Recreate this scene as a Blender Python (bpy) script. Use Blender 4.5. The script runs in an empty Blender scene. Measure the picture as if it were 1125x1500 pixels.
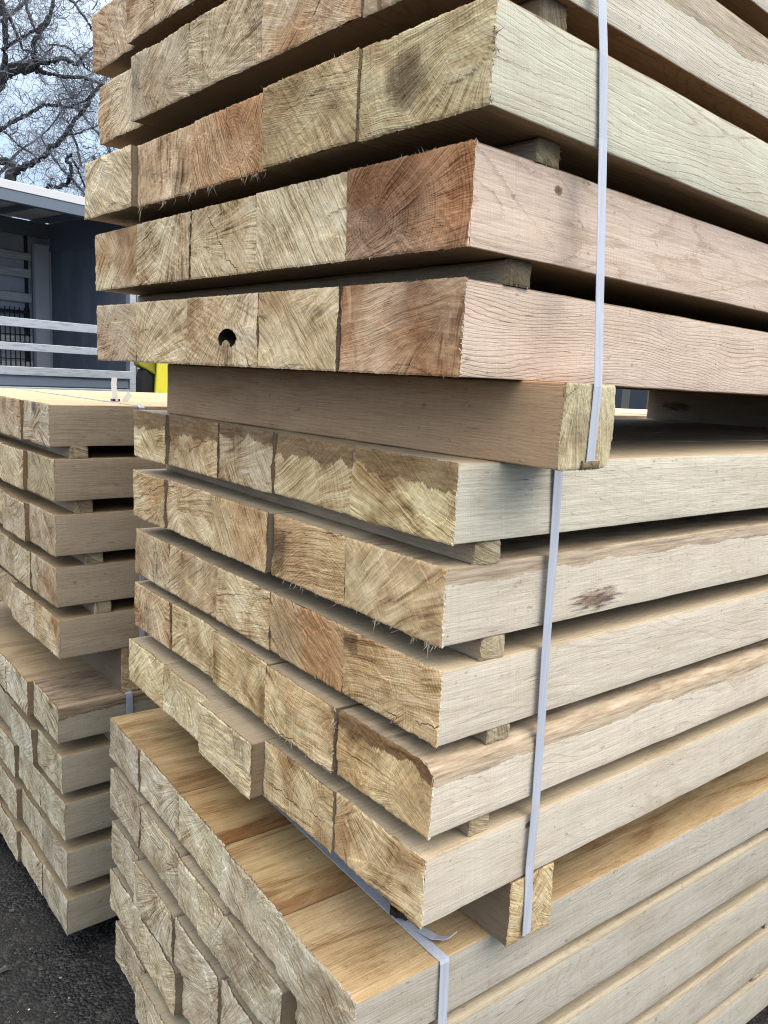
import bpy, math, random
import numpy as np
from mathutils import Vector, Matrix

random.seed(7)
rad = math.radians
scene = bpy.context.scene
COL = scene.collection

# ------------------------------------------------------------------ camera
CAM = np.array([-0.63519, -0.66859, 0.70500])
YAW, PITCH, ROLL, FPX = rad(51.3805), rad(-9.5702), rad(3.0663), 1161.9
fw = np.array([math.cos(YAW)*math.cos(PITCH), math.sin(YAW)*math.cos(PITCH), math.sin(PITCH)])
rt = np.array([math.sin(YAW), -math.cos(YAW), 0.0])
up = np.cross(rt, fw)
r2 = rt*math.cos(ROLL) + up*math.sin(ROLL)
u2 = -rt*math.sin(ROLL) + up*math.cos(ROLL)
cam_d = bpy.data.cameras.new("Camera")
cam = bpy.data.objects.new("Camera", cam_d)
COL.objects.link(cam)
m = Matrix.Identity(4)
for i in range(3):
    m[i][0] = r2[i]; m[i][1] = u2[i]; m[i][2] = -fw[i]; m[i][3] = CAM[i]
cam.matrix_world = m
cam_d.sensor_fit = 'VERTICAL'
cam_d.sensor_height = 36.0
cam_d.lens = FPX/1500.0*36.0
cam_d.clip_start = 0.02
cam_d.clip_end = 600
scene.camera = cam

def azel(px, py):
    v = fw + r2*(px-562.5)/FPX - u2*(py-750)/FPX
    return v
def at(px, py, dist):
    v = azel(px, py); v = v/np.linalg.norm(v)
    return CAM + v*dist

GROUND = -0.86

# ------------------------------------------------------------------ node helper
class NT:
    def __init__(s, name):
        s.m = bpy.data.materials.new(name); s.m.use_nodes = True
        s.t = s.m.node_tree; s.t.nodes.clear()
        s.out = s.t.nodes.new('ShaderNodeOutputMaterial')
    def n(s, typ, **kw):
        nd = s.t.nodes.new(typ)
        for k, v in kw.items(): setattr(nd, k, v)
        return nd
    def put(s, sock, v):
        if v is None: return
        if isinstance(v, bpy.types.NodeSocket): s.t.links.new(v, sock)
        else: sock.default_value = v
    def math(s, op, a, b=None, c=None, clamp=False):
        nd = s.n('ShaderNodeMath', operation=op, use_clamp=clamp)
        s.put(nd.inputs[0], a); s.put(nd.inputs[1], b); s.put(nd.inputs[2], c)
        return nd.outputs[0]
    def add(s, a, b): return s.math('ADD', a, b)
    def sub(s, a, b): return s.math('SUBTRACT', a, b)
    def mul(s, a, b): return s.math('MULTIPLY', a, b)
    def vm(s, op, a, b=None, scale=None):
        nd = s.n('ShaderNodeVectorMath', operation=op)
        s.put(nd.inputs[0], a); s.put(nd.inputs[1], b)
        if scale is not None: s.put(nd.inputs['Scale'], scale)
        return nd.outputs['Value'] if op in ('LENGTH', 'DOT_PRODUCT', 'DISTANCE') else nd.outputs[0]
    def xyz(s, v):
        nd = s.n('ShaderNodeSeparateXYZ'); s.put(nd.inputs[0], v); return nd.outputs[0], nd.outputs[1], nd.outputs[2]
    def comb(s, x, y, z):
        nd = s.n('ShaderNodeCombineXYZ')
        s.put(nd.inputs[0], x); s.put(nd.inputs[1], y); s.put(nd.inputs[2], z); return nd.outputs[0]
    def noise(s, vec, scale=1.0, detail=2.0, rough=0.5, w=None, color=False, dist=0.0):
        nd = s.n('ShaderNodeTexNoise', noise_dimensions='3D')
        if w is not None:
            key = w.as_pointer() if hasattr(w, 'as_pointer') else id(w)
            if not hasattr(s, 'cache'): s.cache = {}
            if key not in s.cache: s.cache[key] = s.vm('SCALE', s.comb(w, w, w), scale=1.37)
            vec = s.vm('ADD', vec, s.cache[key])
        s.put(nd.inputs['Vector'], vec); s.put(nd.inputs['Scale'], scale)
        s.put(nd.inputs['Detail'], detail); s.put(nd.inputs['Roughness'], rough)
        s.put(nd.inputs['Distortion'], dist)
        return nd.outputs['Color'] if color else nd.outputs[0]
    def ss(s, v, lo, hi, a=0.0, b=1.0, smooth=True):
        nd = s.n('ShaderNodeMapRange'); nd.interpolation_type = 'SMOOTHSTEP' if smooth else 'LINEAR'
        s.put(nd.inputs[0], v); s.put(nd.inputs[1], lo); s.put(nd.inputs[2], hi)
        s.put(nd.inputs[3], a); s.put(nd.inputs[4], b)
        return nd.outputs[0]
    def mix(s, f, a, b, mode='MIX'):
        nd = s.n('ShaderNodeMix', data_type='RGBA', blend_type=mode)
        s.put(nd.inputs[0], f)
        for i, v in ((6, a), (7, b)):
            if isinstance(v, tuple) and len(v) == 3: v = v+(1,)
            s.put(nd.inputs[i], v)
        return nd.outputs[2]
    def fmix(s, f, a, b):
        nd = s.n('ShaderNodeMix', data_type='FLOAT')
        s.put(nd.inputs[0], f); s.put(nd.inputs[2], a); s.put(nd.inputs[3], b); return nd.outputs[0]
    def ramp(s, f, stops):
        nd = s.n('ShaderNodeValToRGB'); s.put(nd.inputs[0], f)
        e = nd.color_ramp.elements
        while len(e) < len(stops): e.new(0.5)
        for el, (p, c) in zip(e, stops):
            el.position = p; el.color = tuple(c)+(1,)
        return nd.outputs[0]
    def attr(s, name, vec=False):
        nd = s.n('ShaderNodeAttribute', attribute_type='OBJECT', attribute_name=name)
        return nd.outputs['Color'] if vec else nd.outputs['Fac']
    def obj(s): return s.n('ShaderNodeTexCoord').outputs['Object']
    def done(s, color, rough=0.8, bump=None, bdist=0.001, bstr=1.0, spec=0.3, **kw):
        b = s.n('ShaderNodeBsdfPrincipled')
        if isinstance(color, tuple) and len(color) == 3: color = color+(1,)
        s.put(b.inputs['Base Color'], color); s.put(b.inputs['Roughness'], rough)
        s.put(b.inputs['Specular IOR Level'], spec)
        for k, v in kw.items(): s.put(b.inputs[k.replace('_', ' ')], v)
        if bump is not None:
            bn = s.n('ShaderNodeBump'); bn.inputs['Strength'].default_value = bstr
            bn.inputs['Distance'].default_value = bdist
            s.put(bn.inputs['Height'], bump); s.t.links.new(bn.outputs[0], b.inputs['Normal'])
        s.t.links.new(b.outputs[0], s.out.inputs[0])
        return s.m

# ------------------------------------------------------------------ wood materials
def end_grain():
    T = NT('end_grain_wood')
    oc = T.obj(); seed = T.attr('seed')
    w = T.noise(oc, 10.0, 1, 0.5, w=seed, color=True)
    w = T.vm('SCALE', T.vm('SUBTRACT', w, (0.5, 0.5, 0.5)), scale=0.016)
    w2 = T.noise(oc, 60.0, 1, 0.55, w=seed, color=True)
    w2 = T.vm('SCALE', T.vm('SUBTRACT', w2, (0.5, 0.5, 0.5)), scale=0.0018)
    pw = T.vm('ADD', T.vm('ADD', oc, w), w2)
    x, y, z = T.xyz(pw)
    def fan(py, pz, K, off):
        dy = T.sub(y, py); dz = T.sub(z, pz)
        r = T.add(T.math('SQRT', T.add(T.mul(dy, dy), T.mul(dz, dz))), 0.004)
        ny = T.math('DIVIDE', dy, r); nz = T.math('DIVIDE', dz, r)
        v = T.comb(T.mul(ny, K), T.mul(nz, K), T.mul(r, 7.0))
        fv = T.comb(T.mul(ny, K*3.6), T.mul(nz, K*3.6), T.mul(r, 11.0))
        return r, T.noise(fv, 1.0, 1, 0.5, w=T.add(seed, off)), T.noise(v, 1.0, 3, 0.64, w=T.add(seed, off))
    r, F1, R1 = fan(T.attr('pith_y'), T.attr('pith_z'), 20.0, 2.0)
    _, F3, R3 = fan(T.attr('fan_y'), T.attr('fan_z'), 26.0, 5.0)
    ang = T.attr('saw'); ca = T.math('COSINE', ang); sa = T.math('SINE', ang)
    def dirn(X, Y, Z):
        return T.add(T.mul(Y, ca), T.mul(Z, sa)), T.sub(T.mul(Z, ca), T.mul(Y, sa))
    u, v = dirn(x, y, z)
    xx, yy, zz = T.xyz(T.vm('ADD', oc, w2))
    uu, vv = dirn(xx, yy, zz)
    S2 = T.noise(T.comb(T.mul(u, 10), T.mul(v, 230), 0.0), 1.0, 3, 0.7, w=seed)
    S = T.noise(T.comb(T.mul(uu, 22), T.mul(vv, 700), 0.0), 1.0, 2, 0.6, w=seed)
    m0 = T.noise(pw, 7.0, 1, 0.5, w=T.add(seed, 9.0))
    m1 = T.ss(m0, 0.47, 0.55)
    m2 = T.ss(T.noise(pw, 6.5, 1, 0.5, w=T.add(seed, 19.0)), 0.47, 0.58)
    pat = T.fmix(m1, R1, R3)
    fine = T.fmix(T.mul(m2, 0.85), T.fmix(m1, F1, F3), T.noise(T.comb(T.mul(u, 9), T.mul(v, 640), 7.0), 1.0, 1, 0.5, w=seed))
    fine_l = T.ss(fine, 0.56, 0.72); fine_d = T.ss(fine, 0.42, 0.30)
    pat = T.fmix(T.mul(m2, 0.85), pat, S2)
    smask = T.ss(T.noise(oc, 16.0, 2, 0.5, w=T.add(seed, 41.0)), 0.42, 0.60)
    S = T.fmix(smask, 0.5, S)
    rl = T.math('FRACT', T.add(T.mul(r, 210), T.mul(T.noise(oc, 90.0, 1, 0.5), 0.9)))
    rl = T.mul(T.mul(T.ss(rl, 0.0, 0.12), T.ss(rl, 0.15, 0.55, 1.0, 0.0)), T.attr('ring_e'))
    rings = T.noise(T.comb(T.mul(r, 330), 0.3, 0.0), 1.0, 2, 0.6, w=seed)
    macro = T.noise(oc, 14.0, 4, 0.62, w=T.add(seed, 4.0))
    micro = T.noise(oc, 900.0, 2, 0.7)
    val = T.add(T.add(T.mul(pat, 0.72), T.mul(S, 0.20)), T.add(T.mul(rings, 0.22), T.mul(macro, 0.5)))
    val = T.sub(val, T.mul(rl, 0.14))
    val = T.add(val, T.add(T.mul(micro, 0.16), T.sub(T.mul(fine_l, 0.15), T.mul(fine_d, 0.12))))
    val = T.sub(val, 0.345)
    k = T.mul(T.attr('contrast'), 1.08)
    val2 = T.add(0.5, T.mul(T.sub(val, 0.5), k))
    col = T.ramp(val2, [(0.0, (0.11, 0.07, 0.04)), (0.28, (0.28, 0.20, 0.122)), (0.45, (0.50, 0.395, 0.262)),
                        (0.62, (0.68, 0.585, 0.42)), (0.90, (0.88, 0.82, 0.68))])
    # heartwood / sapwood colour drift
    drift = T.ss(T.noise(pw, 7.0, 2, 0.5, w=T.add(seed, 30.0)), 0.42, 0.66)
    col = T.mix(T.mul(drift, T.attr('heart')), col, T.mix(1.0, col, (0.80, 0.60, 0.46), 'MULTIPLY'))
    dm = T.ss(T.add(T.noise(oc, 9.0, 3, 0.6, w=T.add(seed, 50.0)), T.mul(T.sub(pat, 0.5), 0.35)), 0.50, 0.68)
    col = T.mix(T.mul(dm, T.attr('dirt')), col, T.mix(1.0, col, (0.50, 0.37, 0.28), 'MULTIPLY'))
    # dark stain, somewhere on the face
    bd = T.math('SQRT', T.add(T.math('POWER', T.sub(yy, T.attr('blot_y')), 2.0), T.math('POWER', T.sub(zz, T.attr('blot_z')), 2.0)))
    bd = T.add(bd, T.mul(T.sub(T.noise(pw, 38.0, 3, 0.6), 0.5), 0.035))
    bm = T.mul(T.ss(bd, T.mul(T.attr('blot_r'), 0.35), T.attr('blot_r'), 1.0, 0.0), T.attr('blot_s'))
    col = T.mix(bm, col, T.mix(1.0, col, (0.24, 0.21, 0.21), 'MULTIPLY'))
    # rough brown band where the saw left the old surface
    ox, oy, oz = T.xyz(oc)
    edge = T.add(T.mul(T.noise(T.comb(T.mul(oy, 26), 0.0, 0.0), 1.0, 1, 0.5, w=seed), 0.05),
                 T.mul(T.noise(T.comb(T.mul(oy, 330), T.mul(oz, 60), 0.0), 1.0, 2, 0.6, w=seed), 0.012))
    bl = T.sub(T.sub(T.add(0.128, 0.0), T.attr('band')), edge)
    band = T.ss(T.sub(oz, bl), -0.0012, 0.0016)
    band = T.mul(band, T.math('GREATER_THAN', T.attr('band'), 0.001))
    brown = T.ramp(T.noise(T.comb(T.mul(oy, 30), T.mul(oz, 220), 0.0), 1.0, 3, 0.6, w=seed),
                   [(0.3, (0.13, 0.085, 0.055)), (0.6, (0.27, 0.19, 0.125)), (0.75, (0.36, 0.27, 0.18))])
    col = T.mix(T.mul(band, T.attr('band_s')), col, brown)
    # a shake / drying crack
    cn = T.add(T.sub(vv, T.attr('crack')), T.mul(T.sub(T.noise(T.comb(T.mul(uu, 30), 0.0, 0.0), 1.0, 3, 0.6, w=seed), 0.5), 0.035))
    cw = T.ss(T.math('ABSOLUTE', cn), 0.0004, 0.0014, 1.0, 0.0)
    cw = T.mul(cw, T.ss(T.noise(T.comb(T.mul(uu, 14), 3.0, 0.0), 1.0, 1, 0.5, w=seed), 0.47, 0.53))
    col = T.mix(T.mul(cw, 0.85), col, (0.05, 0.03, 0.02))
    col = T.mix(1.0, col, T.attr('tint_end', True), 'MULTIPLY')
    h = T.add(T.add(T.mul(pat, 1.2), T.mul(fine, 0.7)), T.add(T.mul(S, 0.18), T.mul(micro, 0.14)))
    return T.done(col, 0.8, h, 0.0021, 0.75, 0.2)

def long_grain(name, tint, golden=False):
    T = NT(name)
    oc = T.obj(); seed = T.attr('seed')
    ox, oy, oz = T.xyz(oc)
    sx = T.comb(T.mul(ox, 1.6), T.mul(oy, 7), T.mul(oz, 7))
    lw = T.noise(sx, 1.0, 2, 0.5, w=seed, color=True)
    lw = T.vm('SUBTRACT', lw, (0.5, 0.5, 0.5)); _, lwy, lwz = T.xyz(lw)
    jag = T.noise(T.comb(T.mul(ox, 110), T.mul(oy, 420), T.mul(oz, 420)), 1.0, 1, 0.6, w=seed)
    dy = T.add(T.sub(oy, T.attr('pith_y')), T.mul(lwy, 0.16)); dz = T.add(T.sub(oz, T.attr('pith_z')), T.mul(lwz, 0.16))
    r = T.math('SQRT', T.add(T.mul(dy, dy), T.mul(dz, dz)))
    # knot pushes the rings aside
    kx = T.mul(T.sub(ox, T.attr('knot_x')), 0.7); kz = T.sub(oz, T.attr('knot_z'))
    kd = T.math('SQRT', T.add(T.mul(kx, kx), T.mul(kz, kz)))
    kr = T.attr('knot_r')
    push = T.mul(T.math('EXPONENT', T.mul(T.math('DIVIDE', kd, T.mul(kr, 3.2)), -1.0)), T.mul(kr, 2.2))
    r = T.add(r, push)
    h = T.add(T.mul(r, T.attr('ring_n')), T.mul(jag, 0.36))
    f = T.math('FRACT', h)
    line0 = T.mul(T.ss(f, 0.0, 0.06), T.ss(f, 0.07, 0.30, 1.0, 0.0))
    line = T.add(T.mul(line0, 0.8), T.mul(T.ss(f, 0.05, 0.9, 1.0, 0.0), 0.14))
    lf = T.ss(T.noise(T.comb(T.mul(ox, 5), T.mul(oy, 22), T.mul(oz, 22)), 1.0, 2, 0.5, w=T.add(seed, 3.0)), 0.36, 0.62)
    line = T.mul(line, lf)
    fib = T.noise(T.comb(T.mul(ox, 13), T.mul(oy, 520), T.mul(oz, 520)), 1.0, 3, 0.65, w=seed)
    por = T.noise(T.comb(T.mul(ox, 62), T.mul(oy, 1100), T.mul(oz, 1100)), 1.0, 1, 0.5, w=seed)
    por = T.ss(por, 0.60, 0.70)
    saw = T.noise(T.comb(T.mul(T.add(ox, T.mul(oz, 0.12)), 620), T.mul(oy, 24), T.mul(oz, 24)), 1.0, 2, 0.6, w=seed)
    sawb = T.noise(T.comb(T.mul(T.add(ox, T.mul(oz, 0.12)), 90), T.mul(oy, 5), T.mul(oz, 5)), 1.0, 2, 0.5, w=seed)
    cloud = T.noise(T.comb(T.mul(ox, 5), T.mul(oy, 16), T.mul(oz, 16)), 1.0, 3, 0.6, w=T.add(seed, 6.0))
    mic = T.noise(oc, 1100.0, 1, 0.5)
    if golden:
        streak = T.noise(T.comb(T.mul(ox, 4.0), T.mul(T.add(oy, T.mul(lwy, 0.16)), 30), T.mul(oz, 20)), 1.0, 5, 0.66, w=seed)
        col = T.ramp(T.add(T.mul(streak, 0.8), T.mul(fib, 0.25)),
                     [(0.30, (0.20, 0.115, 0.055)), (0.40, (0.40, 0.27, 0.14)), (0.50, (0.60, 0.46, 0.27)), (0.72, (0.72, 0.59, 0.39))])
        col = T.mix(T.mul(T.sub(1.0, T.attr('golden')), 1.0), col, (0.60, 0.50, 0.365))
    else:
        col = (0.70, 0.65, 0.565, 1)
    if golden:
        ed = T.ss(T.add(oy, T.mul(T.sub(streak, 0.5), 0.16)), -0.045, -0.085)
        col = T.mix(T.mul(T.mul(ed, T.attr('edge_dark')), 0.85), col, T.mix(1.0, col, (0.42, 0.24, 0.13), 'MULTIPLY'))
    dark = T.mix(1.0, col, (0.47, 0.33, 0.24), 'MULTIPLY')
    col = T.mix(T.mul(line, T.attr('ring_s')), col, dark)
    col = T.mix(T.ss(fib, 0.25, 0.75), T.mix(1.0, col, (0.80, 0.775, 0.74), 'MULTIPLY'), T.mix(1.0, col, (1.09, 1.09, 1.09), 'MULTIPLY'))
    col = T.mix(T.mul(por, 0.30), col, T.mix(1.0, col, (0.5, 0.4, 0.32), 'MULTIPLY'))
    col = T.mix(T.mul(T.ss(saw, 0.3, 0.7), 0.14), col, T.mix(1.0, col, (0.75, 0.72, 0.68), 'MULTIPLY'))
    col = T.mix(T.mul(T.ss(sawb, 0.35, 0.7), 0.16), col, T.mix(1.0, col, (0.8, 0.77, 0.72), 'MULTIPLY'))
    col = T.mix(T.mul(T.ss(cloud, 0.46, 0.70), T.attr('stain')), col, T.mix(1.0, col, (0.62, 0.50, 0.38), 'MULTIPLY'))
    # grey weather specks
    sp = T.ss(T.noise(T.comb(T.mul(ox, 60), T.mul(oy, 110), T.mul(oz, 110)), 1.0, 2, 0.6, w=T.add(seed, 8.0)), 0.66, 0.74)
    col = T.mix(T.mul(sp, 0.45), col, (0.17, 0.15, 0.14))
    ck = T.ss(T.noise(T.comb(T.mul(ox, 16), T.mul(oy, 420), T.mul(oz, 420)), 1.0, 1, 0.5, w=T.add(seed, 12.0)), 0.70, 0.76)
    ckm = T.ss(T.noise(T.comb(T.mul(ox, 6), T.mul(oy, 30), T.mul(oz, 30)), 1.0, 1, 0.5, w=T.add(seed, 15.0)), 0.52, 0.62)
    col = T.mix(T.mul(T.mul(ck, ckm), 0.8), col, (0.13, 0.10, 0.08))
    mk = T.ss(T.noise(T.comb(T.mul(ox, 34), T.mul(oy, 60), T.mul(oz, 75)), 1.0, 3, 0.7, w=T.add(seed, 22.0)), 0.70, 0.78)
    col = T.mix(T.mul(mk, 0.55), col, T.mix(1.0, col, (0.36, 0.27, 0.22), 'MULTIPLY'))
    # rough tan band along the upper edge
    e = T.add(T.mul(T.noise(T.comb(T.mul(ox, 7), 0.0, 0.0), 1.0, 2, 0.5, w=seed), 0.034), T.mul(T.noise(T.comb(T.mul(ox, 60), T.mul(oz, 300), 0.0), 1.0, 2, 0.5, w=seed), 0.010))
    bm = T.math('GREATER_THAN', oz, T.sub(T.sub(0.122, T.attr('side_band')), e))
    bm = T.mul(bm, T.math('GREATER_THAN', T.attr('side_band'), 0.001))
    tan = T.ramp(T.noise(T.comb(T.mul(ox, 14), T.mul(oy, 60), T.mul(oz, 210)), 1.0, 4, 0.65, w=seed),
                 [(0.3, (0.16, 0.11, 0.075)), (0.48, (0.38, 0.29, 0.20)), (0.68, (0.55, 0.46, 0.35))])
    col = T.mix(T.mul(bm, T.attr('side_band_s')), col, tan)
    # knot and bark patch
    km = T.ss(T.add(kd, T.mul(T.sub(T.noise(oc, 160.0, 2, 0.5), 0.5), T.mul(kr, 0.7))), T.mul(kr, 0.62), T.mul(kr, 1.0), 1.0, 0.0)
    col = T.mix(T.mul(km, 0.9), col, T.mix(T.ss(kd, 0.0, T.mul(kr, 0.7)), (0.10, 0.065, 0.04), (0.20, 0.13, 0.075)))
    qx = T.mul(T.sub(ox, T.attr('patch_x')), 0.28); qz = T.sub(oz, T.attr('patch_z'))
    qd = T.math('SQRT', T.add(T.mul(qx, qx), T.mul(qz, qz)))
    qn = T.noise(T.comb(T.mul(ox, 40), T.mul(oy, 200), T.mul(oz, 260)), 1.0, 3, 0.65, w=seed)
    qm = T.ss(T.add(qd, T.mul(T.sub(qn, 0.5), 0.03)), T.mul(T.attr('patch_r'), 0.35), T.attr('patch_r'), 1.0, 0.0)
    col = T.mix(T.mul(qm, 0.88), col, T.mix(T.ss(qn, 0.4, 0.6), (0.07, 0.04, 0.035), (0.23, 0.145, 0.10)))
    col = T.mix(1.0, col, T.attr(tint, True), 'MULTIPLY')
    hh = T.add(T.mul(fib, 0.5), T.mul(saw, 0.22))
    hh = T.sub(hh, T.mul(line0, T.mul(T.attr('ring_s'), 0.45)))
    hh = T.add(hh, T.mul(mic, 0.14))
    return T.done(col, 0.62 if golden else 0.74, hh, 0.0011, 0.85, 0.28)

M_END = end_grain()
M_SIDE = long_grain('sawn_side_wood', 'tint_side')
M_TOP = long_grain('sawn_top_wood', 'tint_top', golden=True)
T = NT('splinter_wood')
M_SPL = T.done(T.mix(T.noise(T.obj(), 60, 2), (0.34, 0.24, 0.14), (0.78, 0.68, 0.50)), 0.7)

T = NT('hole_shade'); M_HOLE = T.done((.035, .026, .020), .9)  # shade inside the hole, painted as a near-black colour on its walls
DEF = dict(seed=0.0, pith_y=0.03, pith_z=0.12, fan_y=-0.12, fan_z=-0.02, saw=0.5, contrast=1.5, heart=0.4,
           blot_y=0.0, blot_z=0.0, blot_r=0.001, blot_s=0.0, band=0.0, band_s=0.85, crack=0.5, ring_e=0.15, dirt=0.4, edge_dark=0.0,
           ring_n=190.0, ring_s=0.5, stain=0.25, side_band=0.0, side_band_s=0.8,
           knot_x=-9.0, knot_z=0.0, knot_r=0.004, patch_x=-9.0, patch_z=0.0, patch_r=0.01, golden=0.0,
           tint_end=(1.0, 1.0, 1.0), tint_side=(1.0, 1.0, 1.0), tint_top=(1.0, 1.0, 1.0))

# ------------------------------------------------------------------ numpy value noise
_perm = np.random.RandomState(3).permutation(4096)
_vals = np.random.RandomState(5).rand(4096)
def vnoise(a, b, seed=0):
    a = np.asarray(a, float)+seed*17.31+900; b = np.asarray(b, float)+seed*5.77+900
    ia = np.floor(a).astype(int); ib = np.floor(b).astype(int)
    fa = a-ia; fb = b-ib; fa = fa*fa*(3-2*fa); fb = fb*fb*(3-2*fb)
    def H(i, j): return _vals[(_perm[(i+_perm[j & 4095]) & 4095])]
    return ((H(ia, ib)*(1-fa)+H(ia+1, ib)*fa)*(1-fb)+(H(ia, ib+1)*(1-fa)+H(ia+1, ib+1)*fa)*fb)
def fbm(a, b, seed=0, o=3):
    s = 0; amp = 0.5; k = 1.0
    for i in range(o):
        s = s+amp*vnoise(np.asarray(a)*k, np.asarray(b)*k, seed+i*3); amp *= 0.5; k *= 2.1
    return s/(1-0.5**o)

def mesh_obj(name, verts, faces, mats, mi=None, parent=None, smooth=False):
    me = bpy.data.meshes.new(name)
    me.from_pydata([tuple(map(float, v)) for v in verts], [], [tuple(map(int, f)) for f in faces])
    for mt in (mats if isinstance(mats, (list, tuple)) else [mats]): me.materials.append(mt)
    if mi is not None: me.polygons.foreach_set('material_index', np.asarray(mi, dtype=np.int32))
    if smooth: me.polygons.foreach_set('use_smooth', np.ones(len(me.polygons), dtype=bool))
    me.update()
    o = bpy.data.objects.new(name, me); COL.objects.link(o)
    if parent: o.parent = parent
    return o
def tag(o, label=None, cat=None, group=None, kind=None):
    if label: o['label'] = label
    if cat: o['category'] = cat
    if group: o['group'] = group
    if kind: o['kind'] = kind
    return o

def beam_mesh(name, L, w, h, seed, step=0.0026, wane=(0, 0, 0, 0), rough=1.0, fray=(), hole=None, near=True, spl_len=0.012):
    """Sawn beam: x 0..L, y -w/2..w/2, z 0..h. wane = rounding of the (-y top, +y top, +y bottom, -y bottom) arrises."""
    rs = np.random.RandomState(int(seed*977) % 100000+1)
    V = []; F = []; MI = []
    # ---- long surface
    nst = 46 if near else 14
    xs = 0.0035+(L-0.0035)*(np.linspace(0, 1, nst)**1.9)
    corners = [(-w/2, h), (w/2, h), (w/2, 0), (-w/2, 0)]      # -y top, +y top, +y bot, -y bot
    ns = [7, 4, 7, 4]                                            # intermediate points: top, +y side, bottom, -y side
    npp = None
    for k, x in enumerate(xs):
        ring = []; kind = []
        prev = None
        cp = []
        for ci, (cy, cz) in enumerate(corners):
            rc = 0.0010+0.0010*vnoise(x*25, ci*3.0, seed)
            if wane[ci] > 0: rc += wane[ci]*(0.35+1.0*fbm(x*3.2, ci, seed, 2)+0.25*vnoise(x*40, ci, seed))
            sy = 1 if cy > 0 else -1; sz = 1 if cz > 0 else -1
            ctr = (cy-sy*rc, cz-sz*rc)
            a0 = {0: 180, 1: 90, 2: 0, 3: 270}[ci]
            pts = [(ctr[0]+rc*math.cos(rad(a0-t)), ctr[1]+rc*math.sin(rad(a0-t))) for t in (0, 30, 60, 90)]
            cp.append(pts)
        for ci in range(4):
            ring += cp[ci]; kind += [10 if ci < 2 else 0]*3 + [ci+10]
            a = cp[ci][-1]; b = cp[(ci+1) % 4][0]
            n = ns[ci]
            for j in range(1, n+1):
                t = j/(n+1); ring.append((a[0]+(b[0]-a[0])*t, a[1]+(b[1]-a[1])*t)); kind.append(ci+10)
        ring = np.array(ring)
        amp = 0.0009*rough
        dy = (fbm(ring[:, 1]*30+x*9, np.full(len(ring), x*11), seed+1)-0.5)*2*amp
        dz = (fbm(ring[:, 0]*30+x*7, np.full(len(ring), x*11), seed+2)-0.5)*2*amp
        bow = 0.0018*math.sin(x*1.7+seed)
        for (yy, zz), a, b in zip(ring, dy, dz): V.append((x, yy+a, zz+b))
        npp = len(ring)
    for k in range(nst-1):
        for j in range(npp):
            a = k*npp+j; b = k*npp+(j+1) % npp
            F.append((a, b, b+npp, a+npp))
            kd = kind[j]
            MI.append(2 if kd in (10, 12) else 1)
    F.append(tuple((nst-1)*npp+j for j in range(npp))); MI.append(0)
    # ---- near end: a cap with real saw relief that overlaps the side by a few millimetres (burr)
    if near:
        ny = max(6, int(w/step)); nz = max(4, int(h/step))
        ys = np.linspace(-w/2-0.0006, w/2+0.0006, ny+1); zs = np.linspace(-0.0006, h+0.0006, nz+1)
        Y, Z = np.meshgrid(ys, zs, indexing='ij')
        ang = rs.rand()*3.1
        rough_e = (fbm(Y*26, Z*26, seed+5)-0.5)*0.0060*rough
        U = Y*math.cos(ang)+Z*math.sin(ang); W = -Y*math.sin(ang)+Z*math.cos(ang)
        rough_e += (vnoise(U*26+5, W*230, seed+6)-0.5)*0.0012*rough
        # facets left by tear-out
        c1 = fbm(Y*14, Z*14, seed+8, 2); rough_e += np.where(c1 > 0.52, 0.0011, 0)*rough
        rough_e += (vnoise(Y*300, Z*300, seed+9)-0.5)*0.0007*rough
        # corner / rim wear and wane following the arrises
        X = rough_e.copy()
        edge = np.minimum.reduce([Y+w/2, w/2-Y, Z, h-Z])
        X += np.clip(0.0022-edge, 0, 1)*0.6*(0.3+vnoise(Y*150, Z*150, seed+4))
        for ci, (cy, cz) in enumerate(corners):
            if wane[ci] > 0:
                rc = wane[ci]*(0.35+1.0*fbm(0.0035*3.2, ci, seed, 2)+0.25*vnoise(0.0035*40, ci, seed))
                ay = np.abs(Y-cy); az = np.abs(Z-cz)
                cyy = cy-math.copysign(rc, cy); czz = cz-(rc if cz > 0 else -rc)
                d = np.hypot(Y-cyy, Z-czz); msk = (ay < rc) & (az < rc) & (d > rc)
                s = np.where(msk, rc/np.maximum(d, 1e-6), 1.0)
                Y = np.where(msk, cyy+(Y-cyy)*s, Y); Z = np.where(msk, czz+(Z-czz)*s, Z)
        rag = 0.0011*rough
        jy = (rs.rand(*Y.shape)-0.35)*rag; jz = (rs.rand(*Y.shape)-0.35)*rag
        Y[0, :] -= jy[0, :]; Y[-1, :] += jy[-1, :]; Z[:, 0] -= jz[:, 0]; Z[:, -1] += jz[:, -1]
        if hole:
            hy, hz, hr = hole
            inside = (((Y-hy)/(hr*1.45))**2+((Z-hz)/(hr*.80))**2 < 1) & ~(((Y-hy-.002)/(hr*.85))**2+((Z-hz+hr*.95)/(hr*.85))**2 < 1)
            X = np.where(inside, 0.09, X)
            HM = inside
        base = len(V)
        for i in range(ny+1):
            for j in range(nz+1): V.append((X[i, j], Y[i, j], Z[i, j]))
        idx = lambda i, j: base+i*(nz+1)+j
        for i in range(ny):
            for j in range(nz):
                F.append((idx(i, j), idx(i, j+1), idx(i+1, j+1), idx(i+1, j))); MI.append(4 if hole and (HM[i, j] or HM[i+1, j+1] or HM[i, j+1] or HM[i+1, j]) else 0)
        border = [(i, 0) for i in range(ny)]+[(ny, j) for j in range(nz)]+[(i, nz) for i in range(ny, 0, -1)]+[(0, j) for j in range(nz, 0, -1)]
        b2 = len(V)
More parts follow.
